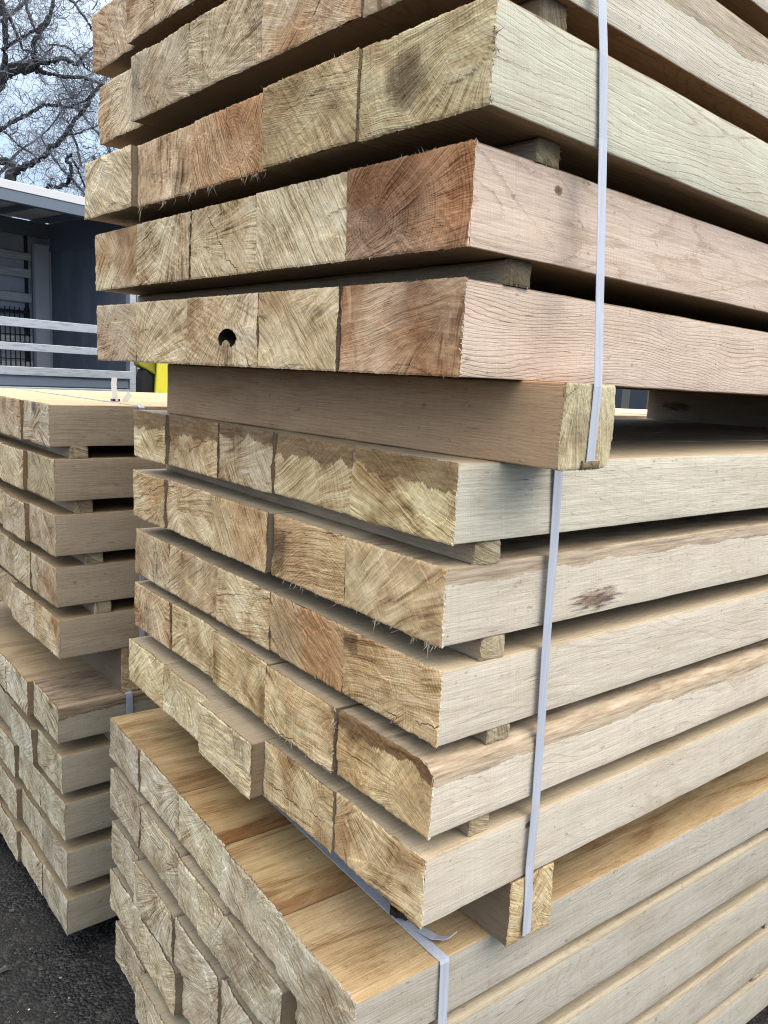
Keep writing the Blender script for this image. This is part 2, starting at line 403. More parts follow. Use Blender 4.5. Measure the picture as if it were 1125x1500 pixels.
        for (i, j) in border:
            x0, yy, zz = V[idx(i, j)]
            cyy, czz = yy*0.985, h/2+(zz-h/2)*0.97
            V.append((x0+0.0035+0.002*rs.rand(), cyy, czz))
        nb = len(border)
        for k in range(nb):
            a = idx(*border[k]); b = idx(*border[(k+1) % nb])
            F.append((a, b, b2+(k+1) % nb, b2+k)); MI.append(1)
        # ---- torn fibres along chosen edges
        def sliver(p, d, ln, wd):
            d = np.array(d, float); d /= np.linalg.norm(d)
            s = np.cross(d, rs.randn(3)); s /= np.linalg.norm(s); q = np.cross(d, s)
            bend = rs.randn(3)*0.35*ln
            c0 = len(V); p = np.array(p)
            secs = [(0, 1.0), (0.5, 0.75), (1.0, 0.06)]
            for t, k in secs:
                c = p+d*ln*t+bend*t*t
                for a in (s*wd*k, -s*wd*k*0.6+q*wd*k*0.5, -q*wd*k*0.6): V.append(tuple(c+a))
            for s_ in range(2):
                for j in range(3):
                    F.append((c0+s_*3+j, c0+s_*3+(j+1) % 3, c0+s_*3+3+(j+1) % 3, c0+s_*3+3+j)); MI.append(3)
        spec = [('b', 10, 0.003), ('t', 9, 0.0025), ('l', 5, 0.002), ('r', 5, 0.002)]+list(fray)
        for e, n, ln in spec:
            cl = rs.rand(5)
            for _ in range(int(n)):
                t = rs.rand() if rs.rand() < 0.25 else (cl[rs.randint(5)]+rs.randn()*0.022) % 1.0
                l_ = ln*(0.2+rs.rand()**2*1.1)
                if e == 'b': sliver((0.001+rs.rand()*0.004, -w/2+w*t, 0.0), (-0.25+0.3*rs.randn(), 0.35*rs.randn(), -1), l_, 0.00045+0.0008*rs.rand())
                if e == 't': sliver((0.001+rs.rand()*0.004, -w/2+w*t, h), (-0.3+0.4*rs.randn(), 0.5*rs.randn(), 0.9), l_, 0.0003+0.0004*rs.rand())
                if e == 'l': sliver((0.001+rs.rand()*0.003, w/2, h*t), (-0.5, 0.8, 0.6*rs.randn()), l_, 0.0003+0.0004*rs.rand())
                if e == 'r': sliver((0.001+rs.rand()*0.003, -w/2, h*t), (-0.2+0.5*rs.randn(), -0.7, 0.9*rs.randn()), l_*(.6 if ln > .007 else 1), (0.0003+0.0005*rs.rand())*(2.2 if ln > .007 else 1))
    else:
        F.append(tuple(range(npp-1, -1, -1))); MI.append(0)
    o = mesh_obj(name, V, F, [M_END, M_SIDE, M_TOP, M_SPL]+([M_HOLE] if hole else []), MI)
    me = o.data
    sm = np.zeros(len(me.polygons), bool); sm[:(nst-1)*npp] = True
    me.polygons.foreach_set('use_smooth', sm)
    return o

# ------------------------------------------------------------------ the packs of beams
PACK = {'U': (rad(3.437), 'top pack of the near stack', 'beams in the top pack of the near stack'),
        'M': (0.0, 'middle pack of the near stack', 'beams in the middle pack of the near stack'),
        'B': (rad(-1.36), 'bottom pack of the near stack', 'beams in the bottom pack of the near stack'),
        'L': (rad(1.617), 'upper pack of the left stack', 'beams in the upper pack of the left stack'),
        'K': (rad(1.2), 'lower pack of the left stack', 'beams in the lower pack of the left stack')}
def ploc(pk, x, y, z):
    a = PACK[pk][0]
    return Vector((x*math.cos(a)-y*math.sin(a), x*math.sin(a)+y*math.cos(a), z))
def place(o, pk, x, y, z, extra=0.0):
    o.location = ploc(pk, x, y, z); o.rotation_euler = (0, 0, PACK[pk][0]+extra)

# layers: pack, index from the bottom, z bottom, height, x of the ends (left..right), y boundaries (left..right)
LAY = [
 ('U', 1, .7110, .105, [-.028, -.030, -.034, -.032, -.030], [.975, .792, .588, .378, .189, -.025]),
 ('U', 2, .8450, .104, [-.036, -.039, -.040, -.043, -.045], [.962, .770, .567, .372, .166, -.039]),
 ('U', 3, .9750, .100, [-.058, -.046, -.050, -.060, -.056], [.958, .750, .543, .338, .137, -.065]),
 ('U', 4, 1.115, .101, [-.032, -.053, -.052, -.051, -.047], [.950, .759, .558, .356, .150, -.051]),
 ('U', 5, 1.250, .100, [-.030, -.046, -.044, -.044, -.040], [.985, .796, .592, .380, .166, -.048]),
 ('M', 1, .0000, .098, [-.006, -.006, -.027, .000, .004], [1.013, .822, .612, .412, .213, .010]),
 ('M', 2, .1280, .100, [.007, .012, .004, -.002, .003], [1.015, .820, .619, .416, .212, .008]),
 ('M', 3, .2500, .099, [.007, .010, .010, .011, .011], [1.012, .832, .618, .428, .220, .012]),
 ('M', 4, .3820, .099, [.000, .006, .002, .008, .008], [1.008, .838, .623, .422, .220, .012]),
 ('M', 5, .5120, .098, [.002, .010, .012, .018, .010], [1.003, .842, .625, .440, .218, .006]),
 ('B', 5, -.199, .096, [-.060, -.056, -.058, -.064, -.070], [1.058, .872, .660, .460, .248, .046]),
 ('B', 4, -.314, .100, [-.066, -.066, -.070, -.072, -.046], [1.036, .848, .630, .433, .229, .041]),
 ('B', 3, -.446, .100, [-.064, -.076, -.072, -.066, -.060], [1.036, .857, .640, .444, .235, .043]),
 ('B', 2, -.570, .100, [-.066, -.070, -.052, -.066, -.060], [1.038, .838, .642, .440, .238, .043]),
 ('B', 1, -.690, .100, [-.065, -.088, -.070, -.060, -.066], [1.008, .812, .610, .420, .230, .045]),
 ('L', 5, .5040, .099, [-.066, -.070, -.064, -.068, -.061], [2.295, 2.090, 1.890, 1.690, 1.484, 1.285]),
 ('L', 4, .3740, .100, [-.060, -.058, -.060, -.066, -.054], [2.290, 2.085, 1.885, 1.686, 1.483, 1.272]),
 ('L', 3, .2400, .100, [-.050, -.060, -.056, -.066, -.054], [2.280, 2.080, 1.880, 1.680, 1.475, 1.273]),
 ('L', 2, .1100, .099, [-.050, -.060, -.052, -.054, -.051], [2.285, 2.085, 1.880, 1.682, 1.480, 1.279]),
 ('L', 1, -.022, .100, [-.040, -.052, -.030, -.048, -.046], [2.280, 2.085, 1.885, 1.687, 1.482, 1.278]),
 ('K', 5, -.2450, .097, [-.070, -.082, -.080, -.078, -.062], [2.290, 2.090, 1.890, 1.690, 1.488, 1.280]),
 ('K', 4, -.3830, .099, [-.060, -.070, -.060, -.070, -.055], [2.290, 2.085, 1.880, 1.685, 1.480, 1.278]),
 ('K', 3, -.5150, .100, [-.080, -.060, -.065, -.052, -.050], [2.290, 2.085, 1.880, 1.685, 1.480, 1.278]),
 ('K', 2, -.6520, .100, [-.080, -.085, -.062, -.047, -.047], [2.290, 2.085, 1.880, 1.680, 1.480, 1.278]),
 ('K', 1, -.7880, .100, [-.085, -.095, -.064, -.052, -.048], [2.290, 2.085, 1.880, 1.680, 1.480, 1.278]),
]
ORD = ['leftmost', 'second from the left', 'middle', 'second from the right', 'rightmost']
LORD = {5: 'top layer', 4: 'second layer down', 3: 'middle layer', 2: 'second layer up', 1: 'lowest layer'}
TIN = {'U': (1.10, 1.00, 0.89), 'M': (1.18, 1.04, 0.86), 'B': (0.97, 0.94, 0.87), 'L': (1.02, 0.95, 0.84), 'K': (0.88, 0.885, 0.86)}
TSI = {'U': (.93, .94, .93), 'M': (1.0, .98, .945), 'B': (0.74, 0.755, 0.75), 'L': (0.80, 0.69, 0.57), 'K': (0.72, 0.68, 0.60)}
# per-beam overrides: (pack, layer, index 0..4 from the left)
PINK_E = (0.98, 0.80, 0.70); PINK_S = (1.02, .89, .855)
OV = {
 ('U', 1, 4): dict(adj='Reddish brown end and pink side', tint_end=PINK_E, tint_side=PINK_S, heart=0.9, blot_y=-.03, blot_z=.06, blot_r=.07, blot_s=.35, saw=2.9, pith_y=-.02, pith_z=-.5, ring_n=190, ring_s=.8, fray=[('r', 46, .008), ('t', 16, .006)], contrast=1.5),
 ('U', 1, 3): dict(adj='Yellowish end with fine diagonal cuts', tint_end=(1.08, 1.0, .84), saw=.8, pith_y=.15, pith_z=-.05),
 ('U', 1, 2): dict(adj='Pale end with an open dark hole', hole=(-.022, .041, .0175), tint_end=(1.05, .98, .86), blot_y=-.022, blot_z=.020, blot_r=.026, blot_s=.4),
 ('U', 1, 1): dict(adj='Fan patterned yellow grey end', pith_y=.11, pith_z=-.01, tint_end=(1.05, .99, .86)),
 ('U', 1, 0): dict(adj='Grey tan end with torn left edge', fray=[('l', 30, .005)]),
 ('U', 2, 4): dict(adj='Dark red brown end, pink side with small knot', tint_end=(0.86, .68, .60), tint_side=PINK_S, heart=1.0, blot_y=.03, blot_z=.055, blot_r=.11, blot_s=.45, pith_y=.045, pith_z=.035, ring_n=120, ring_s=.5, ring_e=.45, knot_x=.145, knot_z=.082, knot_r=.0065, crack=.06, fray=[('t', 30, .004), ('r', 24, .003)], saw=3.0),
 ('U', 2, 3): dict(adj='Very pale silvery end with diagonal fibres', tint_end=(1.22, 1.22, 1.12), saw=.95, pith_y=.2, pith_z=-.14, contrast=1.5, heart=.05, fray=[('b', 6, .008)]),
 ('U', 2, 2): dict(adj='Tan end with a dark diagonal shake', tint_end=(.98, .92, .78), crack=.03, saw=.8),
 ('U', 2, 1): dict(adj='Tan end with small dark marks at its top', fray=[('b', 8, .004)]),
 ('U', 2, 0): dict(adj='Brownish end with a pale upper patch', heart=.8),
 ('U', 3, 4): dict(adj='Large greenish grey end with an oval dark stain', tint_end=(.93, .92, .76), tint_side=(.89, .95, .90), blot_y=.025, blot_z=.048, blot_r=.046, blot_s=.75, saw=.06, pith_y=-.11, pith_z=.10, ring_n=110, ring_s=.7, fray=[('r', 60, .010), ('b', 20, .003)], contrast=1.3, heart=.1),
 ('U', 3, 3): dict(adj='Olive grey end with pale scratches', tint_end=(.88, .84, .68), saw=.05, fray=[('t', 14, .008)], heart=.2, contrast=1.3),
 ('U', 3, 2): dict(adj='Red brown end with oval rings and shaggy lower edge', tint_end=(.98, .80, .66), pith_y=-.01, pith_z=.055, heart=.8, ring_e=.8, fray=[('b', 60, .009)], ring_n=120, saw=1.15),
 ('U', 3, 1): dict(adj='Brown end with steep torn fibres', tint_end=(.98, .86, .74), saw=1.25, pith_y=.0, pith_z=-.3, fan_y=.0, fan_z=-.3, heart=.7, fray=[('b', 30, .014)], blot_y=-.05, blot_z=.02, blot_r=.035, blot_s=.6, contrast=1.9),
 ('U', 3, 0): dict(adj='Silvery pale end with wavy grain', tint_end=(1.12, 1.10, 1.0), heart=.05),
 ('U', 4, 4): dict(adj='Broad pale green side with a tan waney edge', tint_side=(.93, .96, .95), side_band=.040, ring_n=190, ring_s=.8, pith_y=.1, pith_z=.7),
 ('U', 4, 3): dict(adj='Brown streaked end', tint_end=(.92, .79, .68), heart=.8),
 ('U', 4, 2): dict(adj='Grey end smeared with pale swirls', tint_end=(.95, .93, .85), heart=.3),
 ('U', 4, 1): dict(adj='Tan end with low oval rings, dark left corner', pith_y=.0, pith_z=.03, blot_y=.095, blot_z=.06, blot_r=.035, blot_s=.5),
 ('U', 4, 0): dict(adj='Small grey tan end with a ring knot', pith_y=.03, pith_z=.065),
 ('U', 5, 0): dict(adj='Pinkish grey end, highest against the sky', tint_end=(1.02, .92, .86), saw=1.1),
 ('U', 5, 1): dict(adj='Pinkish grey end with thin steep saw lines', tint_end=(1.02, .92, .84), saw=1.1),
 ('M', 5, 4): dict(adj='Yellow green end with brown band on top', tint_end=(1.08, 1.02, .76), band=.030, tint_side=(.98, 1.0, .96), heart=.05, pith_y=.04, pith_z=.13, saw=.3),
 ('M', 5, 3): dict(adj='Fan cut end with ragged brown upper band', tint_end=(1.02, .94, .74), band=.032, pith_y=.12, pith_z=-.04),
 ('M', 5, 2): dict(adj='Tan end with ragged band and radiating grain', band=.020, pith_y=-.09, pith_z=.08),
 ('M', 5, 1): dict(adj='Cracked tan end with brown upper band', tint_end=(1.05, .96, .78), band=.032, crack=.04),
 ('M', 5, 0): dict(adj='Coarse yellow end with brown corner patch', tint_end=(1.1, 1.04, .84), band=.030, saw=.55, fray=[('l', 30, .005)]),
 ('M', 4, 4): dict(adj='Evenly diagonal sawn end, side with dark bark patch', saw=.62, pith_y=.32, pith_z=-.16, fan_y=.30, fan_z=-.2, side_band=.022, patch_x=.305, patch_z=.022, patch_r=.020, fray=[('b', 60, .012)], tint_end=(1.0, .90, .72), heart=.15, ring_n=130, ring_s=.35, contrast=1.2),
 ('M', 4, 3): dict(adj='End with blue black stain and curved rings', blot_y=.085, blot_z=.045, blot_r=.045, blot_s=.85, ring_e=.6, pith_y=-.03, pith_z=-.06, fray=[('b', 30, .008)], tint_end=(1.0, .86, .66)),
 ('M', 4, 2): dict(adj='Smooth tan end with brown left edge', pith_y=.12, pith_z=.06, tint_end=(.98, .88, .70)),
 ('M', 4, 1): dict(adj='Pale tan end with soft diagonal grain', tint_end=(1.02, .93, .77)),
 ('M', 4, 0): dict(adj='Small tan end with orange left side', heart=.7),
 ('M', 3, 4): dict(adj='Orange brown end with small blue stain', tint_end=(.96, .83, .62), blot_y=.085, blot_z=.082, blot_r=.022, blot_s=.8, pith_y=.09, pith_z=.01, heart=.4, fray=[('r', 16, .002)]),
 ('M', 3, 3): dict(adj='Brownish end with grey swirl and split', tint_end=(.90, .76, .60), blot_y=.05, blot_z=.04, blot_r=.06, blot_s=.35, heart=.8),
 ('M', 3, 2): dict(adj='Light end with rays towards its lower right', tint_end=(1.05, .98, .82), pith_y=-.08, pith_z=.03),
 ('M', 3, 1): dict(adj='Tan end with brown smudge near the top', blot_y=.0, blot_z=.07, blot_r=.03, blot_s=.4),
 ('M', 3, 0): dict(adj='Grey patched end', tint_end=(1.0, .96, .86), blot_y=-.03, blot_z=.04, blot_r=.04, blot_s=.4),
 ('M', 2, 4): dict(adj='Golden brown end under a charred looking waney edge', tint_end=(.98, .84, .60), wane=(.018, .004, 0, 0), blot_y=.06, blot_z=.105, blot_r=.06, blot_s=.9, band=.016, band_s=1.0, side_band=.030, pith_y=-.09, pith_z=.045, heart=.3, saw=.5, rough=1.2),
 ('M', 2, 3): dict(adj='Deep fan shaped end with torn right edge', tint_end=(1.02, .93, .72), pith_y=-.10, pith_z=.035, fray=[('r', 50, .010), ('b', 14, .01)], contrast=1.9),
 ('M', 2, 2): dict(adj='Olive tan end with fan to its right edge', pith_y=-.095, pith_z=.03, contrast=1.8, tint_end=(.96, .88, .66)),
 ('M', 2, 1): dict(adj='Tan end with crossing streaks', tint_end=(.96, .88, .68)),
 ('M', 2, 0): dict(adj='Brown stained end', blot_y=.01, blot_z=.035, blot_r=.045, blot_s=.5, tint_end=(1.0, .88, .74), heart=.7, fray=[('r', 20, .003)]),
 ('M', 1, 4): dict(adj='Long rayed end at the overhanging corner', tint_end=(1.0, .90, .70), pith_y=.13, pith_z=.12, knot_x=.20, knot_z=.082, knot_r=.006),
 ('M', 1, 3): dict(adj='Finely rayed olive end', tint_end=(.98, .90, .70), pith_y=-.10, pith_z=.02),
 ('M', 1, 2): dict(adj='Silver cornered end standing proud of its neighbours', tint_end=(1.06, 1.04, .90), blot_y=-.06, blot_z=.075, blot_r=.04, blot_s=.3),
 ('M', 1, 1): dict(adj='Grey green rayed end', tint_end=(1.0, 1.0, .86), pith_y=.02, pith_z=.11),
 ('M', 1, 0): dict(adj='Pale green end with sharp diagonal fan', tint_end=(1.06, 1.04, .84), saw=-.7),
}
GOLD = [(.92, .86, .76), (.86, .78, .66), (.86, .74, .58), (.90, .82, .68), (.86, .80, .74)]
ADJ_E = ['Tan', 'Grey tan', 'Weathered grey', 'Pale', 'Light brown', 'Dull beige', 'Rough grey']
BL = 2.6
rnd = random.Random(11)
near_fine = {'U', 'M', 'B'}
bounds = {}
for pk, li, zb, h, xe, yb in LAY:
    for i in range(5):
        seed = {'U': 0, 'M': 20, 'B': 40, 'L': 60, 'K': 80}[pk]+li*4+i*0.77+0.3
        P = dict(DEF); P['seed'] = seed
        P['pith_y'] = rnd.uniform(-.14, .14); P['pith_z'] = rnd.choice([rnd.uniform(-.05, .0), rnd.uniform(.1, .16), rnd.uniform(0, .1)])
        P['fan_y'] = rnd.choice([-1, 1])*rnd.uniform(.08, .2); P['fan_z'] = rnd.uniform(-.1, .2)
        P['saw'] = rnd.uniform(-.9, 1.0); P['heart'] = rnd.uniform(.1, .6); P['contrast'] = rnd.uniform(1.4, 1.9)
        P['dirt'] = rnd.choice([0.1, 0.35, 0.6, 0.85]); P['ring_e'] = rnd.choice([0, .2, .4])
        P['crack'] = rnd.choice([.5, .5, rnd.uniform(-.05, .1)])
        P['ring_n'] = rnd.uniform(120, 200); P['ring_s'] = rnd.uniform(.3, .6); P['stain'] = rnd.uniform(.1, .35)
        t = TIN[pk]; k = rnd.uniform(.82, 1.12); wv = rnd.uniform(-.05, .05)
        P['tint_end'] = (t[0]*k, t[1]*k, t[2]*k*(1+wv))
        t = TSI[pk]; k = rnd.uniform(.95, 1.05)
        P['tint_side'] = (t[0]*k, t[1]*k, t[2]*k); P['tint_top'] = P['tint_side']
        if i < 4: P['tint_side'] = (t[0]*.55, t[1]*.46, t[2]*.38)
        wane = (0, 0, 0, 0); rough = 1.0; fray = []; hole = None; adj = None
        if pk in 'BK': P['heart'] *= .3; P['dirt'] *= .6
        if pk == 'B': rough = 1.1; fray = [('l', 10, .004), ('t', 10, .003)]; P['stain'] = .3
        if pk == 'B' and li < 5: wane = (.006, .006, 0, 0)
        if pk == 'B' and li == 5:
            P['golden'] = 1.0; P['tint_top'] = GOLD[i]; P['ring_s'] = .5; P['edge_dark'] = [.3, .5, .95, .8, .1][i]
        if pk == 'K' and li == 5:
            P['golden'] = .6; P['tint_top'] = (.9, .85, .8)
            if i == 4: wane = (.012, 0, 0, 0); P['side_band'] = .036; P['side_band_s'] = 1.0; P['golden'] = .3
        if pk == 'L' and li == 5:
            P['tint_top'] = (1.2, 1.12, 1.02); P['golden'] = .5
            if i == 4: P['blot_y'] = .01; P['blot_z'] = .09; P['blot_r'] = .03; P['blot_s'] = .8
        ov = dict(OV.get((pk, li, i), {}))
        for kk in ('wane', 'rough', 'fray', 'hole', 'adj'):
            if kk in ov:
                v = ov.pop(kk)
                if kk == 'wane': wane = v
                elif kk == 'rough': rough = v
                elif kk == 'fray': fray = v
                elif kk == 'hole': hole = v
                else: adj = v
        if 'tint_end' in ov and pk == 'M': ov['tint_end'] = tuple(a*b for a, b in zip(ov['tint_end'], (1.18, 1.12, 1.08)))
        if 'tint_end' in ov and pk == 'U': ov['tint_end'] = tuple(a*b for a, b in zip(ov['tint_end'], (1.12, 1.05, 1.0)))
        P.update(ov)
        P['ring_s'] *= .5 if pk != 'U' else .8
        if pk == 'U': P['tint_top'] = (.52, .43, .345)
        for kk in ('pith_y', 'fan_y', 'blot_y'): P[kk] = P[kk]
        gap = 0.0006+0.0012*rnd.random()
        yl, yr = yb[i]-gap/2, yb[i+1]+gap/2
        if pk == 'U' and li == 1 and i == 3: yr += .004
        if pk == 'U' and li == 2 and i == 1: yr += .006
        if pk == 'M' and li == 5 and i == 3: yr += .007
        if pk == 'M' and li == 4 and i == 2: yr += .008
        if pk == 'M' and li == 2 and i in (0, 2, 3): yr += .006
        w = min(yl-yr, .212)
        far_lr = pk in 'LK' and i < 2
        step = {'U': .0024, 'M': .0022, 'B': .0022}.get(pk, .0036)
        if hole: step = .0012
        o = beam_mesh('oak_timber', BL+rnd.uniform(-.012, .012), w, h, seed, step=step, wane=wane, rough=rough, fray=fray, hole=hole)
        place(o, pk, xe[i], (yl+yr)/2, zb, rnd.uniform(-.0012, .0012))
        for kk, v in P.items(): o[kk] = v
        if adj is None:
            adj = rnd.choice(ADJ_E)+' end'
        plab = PACK[pk][1]
        lab = f"{adj}, {ORD[i]} beam, {LORD[li]}, {plab}"
        if len(lab.split()) > 16: lab = f"{adj}, {ORD[i]} beam, {LORD[li]}, {plab.split(' of ')[0]}"
        if len(lab.split()) > 16: lab = f"{adj}, {ORD[i].replace(' from the ', ' from ')}, {LORD[li]}, {plab.split(' of ')[0]}"
        if len(lab.split()) > 16: lab = f"{adj}, {ORD[i].replace(' from the ', ' from ')}, {LORD[li].replace(' layer', '')}, {plab.split(' of ')[0]}"
        if len(lab.split()) > 16: lab = lab.replace(' and ', ' ').replace('second from right', 'second right')
        tag(o, lab, 'timber', PACK[pk][2])
    bounds[(pk, li)] = (zb, h)

# ------------------------------------------------------------------ spacers between layers and big bearers
def stick(name, pk, x, y0, y1, z0, z1, w, seed, tint_e, tint_s, label, cat, group=None, wane=(0, 0, 0, 0), extra=0.0, **pp):
    o = beam_mesh(name, y1-y0, w, z1-z0, seed, step=.002, wane=wane, rough=.8)
    o.location = ploc(pk, x, y0, z0); o.rotation_euler = (0, 0, PACK[pk][0]+rad(90)+extra)
    P = dict(DEF); P.update(seed=seed, tint_end=tint_e, tint_side=tint_s, tint_top=tint_s, ring_s=.25, **pp)
    for kk, v in P.items(): o[kk] = v
    return tag(o, label, cat, group)
SG = 'small spacer sticks between the layers'
GAPS = {'U': [(1, .055), (2, .075), (3, .066), (4, .066)], 'M': [(1, .107), (2, .130), (3, .105), (4, .078)],
        'B': [(1, 1.07), (2, 1.10), (3, 1.15), (4, 1.05)], 'L': [(1, .065), (2, .045), (3, .02), (4, .01)], 'K': [(1, .14), (2, .13), (3, .12), (4, .10)]}
for pk, gl in GAPS.items():
    for li, x in gl:
        z0 = bounds[(pk, li)][0]+bounds[(pk, li)][1]+.0006; z1 = bounds[(pk, li+1)][0]-.0006
        yoff = {'U': -.045, 'M': .010, 'B': .046, 'L': 1.279, 'K': 1.284}[pk]
        yoff += {('U', 1): .016, ('M', 4): .0, ('M', 1): .006}.get((pk, li), .003)
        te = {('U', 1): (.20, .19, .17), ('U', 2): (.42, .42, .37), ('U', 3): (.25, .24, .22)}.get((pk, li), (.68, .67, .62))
        w = .042 if (pk, li) != ('M', 1) else .036
        wn = (.004, .004, 0, 0)
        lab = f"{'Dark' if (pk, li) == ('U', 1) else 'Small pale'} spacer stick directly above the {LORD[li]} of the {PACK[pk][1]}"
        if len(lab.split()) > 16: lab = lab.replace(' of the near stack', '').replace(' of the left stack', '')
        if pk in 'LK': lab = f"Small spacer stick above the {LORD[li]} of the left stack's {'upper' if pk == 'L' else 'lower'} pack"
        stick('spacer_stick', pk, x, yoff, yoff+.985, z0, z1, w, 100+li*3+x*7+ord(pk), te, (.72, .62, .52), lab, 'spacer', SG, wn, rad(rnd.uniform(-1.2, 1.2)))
        x2 = 2.25 if pk != 'B' else .0
        if pk == 'B': x2 = 2.3
        stick('spacer_stick', pk, x2, yoff, yoff+.985, z0, z1, w, 150+li*3+x*7+ord(pk), te, (.72, .62, .52),
              f"Rear spacer stick, far end, above the {LORD[li]} of the {PACK[pk][1].split(' of ')[0]}" + (", left stack" if pk in 'LK' else ''), 'spacer', SG, wn)
# bearer under the top pack (its strap presses into it)
BT = (.92, .66, .46)
stick('timber_bearer', 'U', .133, -.088, .885, .6105, .7105, .104, 301.3, (.84, .86, .78), BT,
      'Thick square bearer with strapped end, between the top and middle packs', 'bearer', 'thick bearers between the packs', (.002, .002, .002, .022), contrast=.9, heart=.0, blot_y=.02, blot_z=.045, blot_r=.03, blot_s=.35, saw=1.4, stain=.35)
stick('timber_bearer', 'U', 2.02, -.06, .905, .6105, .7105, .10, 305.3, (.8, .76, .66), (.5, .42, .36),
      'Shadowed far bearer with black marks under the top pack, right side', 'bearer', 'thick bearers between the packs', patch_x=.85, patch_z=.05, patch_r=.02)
stick('timber_bearer', 'M', .222, .006, 1.03, -.1020, -.0006, .092, 311.7, (.86, .79, .64), (.42, .34, .27),
      'Thick bearer with amber rings on its end, between middle and bottom packs', 'bearer', 'thick bearers between the packs', pith_y=.10, pith_z=-.05, saw=.55, contrast=1.5, heart=.1)
stick('timber_bearer', 'M', 2.1, .006, 1.03, -.1020, -.0006, .092, 315.7, (.9, .8, .62), (.5, .42, .33),
      'Far bearer between middle and bottom packs', 'bearer', 'thick bearers between the packs')
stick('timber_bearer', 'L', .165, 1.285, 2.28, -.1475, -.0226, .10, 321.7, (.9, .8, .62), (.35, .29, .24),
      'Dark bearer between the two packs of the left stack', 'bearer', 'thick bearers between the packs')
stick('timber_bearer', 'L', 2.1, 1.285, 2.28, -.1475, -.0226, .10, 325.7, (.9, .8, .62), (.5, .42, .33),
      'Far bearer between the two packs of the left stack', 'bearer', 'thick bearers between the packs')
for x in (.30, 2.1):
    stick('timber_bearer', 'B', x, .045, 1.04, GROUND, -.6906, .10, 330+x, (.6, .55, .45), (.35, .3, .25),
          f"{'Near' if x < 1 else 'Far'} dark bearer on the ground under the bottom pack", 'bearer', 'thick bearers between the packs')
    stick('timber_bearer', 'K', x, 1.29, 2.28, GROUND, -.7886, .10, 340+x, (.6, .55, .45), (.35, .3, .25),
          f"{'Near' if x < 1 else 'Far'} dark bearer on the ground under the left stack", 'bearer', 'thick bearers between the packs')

# ------------------------------------------------------------------ plastic straps
T = NT('strap_plastic')
oc = T.obj()
cr = T.noise(oc, 900, 2); lg = T.noise(T.vm('MULTIPLY', oc, (260.0, 260.0, 6.0)), 1.0, 2)
sc_ = T.mix(lg, (0.46, 0.49, 0.57), (0.72, 0.76, 0.86))
b = T.n('ShaderNodeBsdfPrincipled'); T.put(b.inputs['Base Color'], sc_); b.inputs['Roughness'].default_value = .28
b.inputs['Specular IOR Level'].default_value = .7
bn = T.n('ShaderNodeBump'); bn.inputs['Distance'].default_value = .0003; bn.inputs['Strength'].default_value = .6
T.put(bn.inputs['Height'], cr); T.t.links.new(bn.outputs[0], b.inputs['Normal'])
tr = T.n('ShaderNodeBsdfTransparent'); tr.inputs[0].default_value = (.8, .85, 1, 1)
mx = T.n('ShaderNodeMixShader'); mx.inputs[0].default_value = .78
T.t.links.new(tr.outputs[0], mx.inputs[1]); T.t.links.new(b.outputs[0], mx.inputs[2]); T.t.links.new(mx.outputs[0], T.out.inputs[0])
M_STRAP = T.m
T = NT('white_strap_tape'); M_TAPE = T.done((.82, .82, .82), .4)
T = NT('dark_buckle'); M_BUCK = T.done((.03, .028, .026), .35, spec=.5, Metallic=.4)

def ribbon(name, pts, width, mat, parent=None, th=.0009, sub=6, twist=0.0):
    """Flat band through pts; each pt = (position, width direction, normal)."""
    V = []; F = []
    P = []
    for k in range(len(pts)-1):
        (a, wa, na), (b_, wb, nb) = pts[k], pts[k+1]
        for s in range(sub):
            t = s/sub
            P.append((Vector(a).lerp(Vector(b_), t), Vector(wa).lerp(Vector(wb), t).normalized(), Vector(na).lerp(Vector(nb), t).normalized()))
    a, wa, na = pts[-1]; P.append((Vector(a), Vector(wa).normalized(), Vector(na).normalized()))
    for p, w_, n_ in P:
        for s, q in ((-1, -1), (-.93, 0), (.93, 0), (1, -1), (1, -1.6), (-1, -1.6)):
            off = .0 if q == 0 else q*th*.5
            V.append(p+w_*width/2*s+n_*off)
    n = 6
    for k in range(len(P)-1):
        for j in range(n): F.append((k*n+j, k*n+(j+1) % n, (k+1)*n+(j+1) % n, (k+1)*n+j))
    F.append(tuple(range(n))); F.append(tuple((len(P)-1)*n+n-1-j for j in range(n)))
    return mesh_obj(name, V, F, mat, parent=parent)

def pv(pk, x, y, z): return ploc(pk, x, y, z)
def dv(pk, x, y, z):
    a = PACK[pk][0]; return Vector((x*math.cos(a)-y*math.sin(a), x*math.sin(a)+y*math.cos(a), z))
# top pack strap
X_ = dv('U', 1, 0, 0); Nn = dv('U', 0, -1, 0); Zp = Vector((0, 0, 1))
bw = []
def sp(x, y, z, n=Nn, w=None): return (pv('U', x, y, z), w or X_, n)
st = ribbon('plastic_strap', [sp(.095, .9, 1.3525, Zp), sp(.095, .0, 1.3525, Zp), sp(.096, -.050, 1.352, (Nn+Zp)), sp(.096, -.0545, 1.33),
     sp(.105, -.0600, 1.2), sp(.124, -.0675, 1.07), sp(.136, -.0685, .985), sp(.1402, -.0905, .708), sp(.139, -.0905, .6175)],
     .0165, M_STRAP)
tag(st, 'Pale blue plastic strap running down the side of the top pack', 'strap', 'plastic straps')
# little wooden corner block where the strap turns under the bearer
o = beam_mesh('strap_protector', .03, .030, .008, 401.1, step=.002)
o.location = ploc('U', .139, -.094, .6116); o.rotation_euler = (0, 0, PACK['U'][0]+rad(90))
P = dict(DEF); P.update(seed=401.1, tint_end=(.28, .24, .2), tint_side=(.3, .26, .22), tint_top=(.3, .26, .22))
for kk, v in P.items(): o[kk] = v
tag(o, 'Tiny dark wood chip under the strap at the bearer end', 'wood chip')
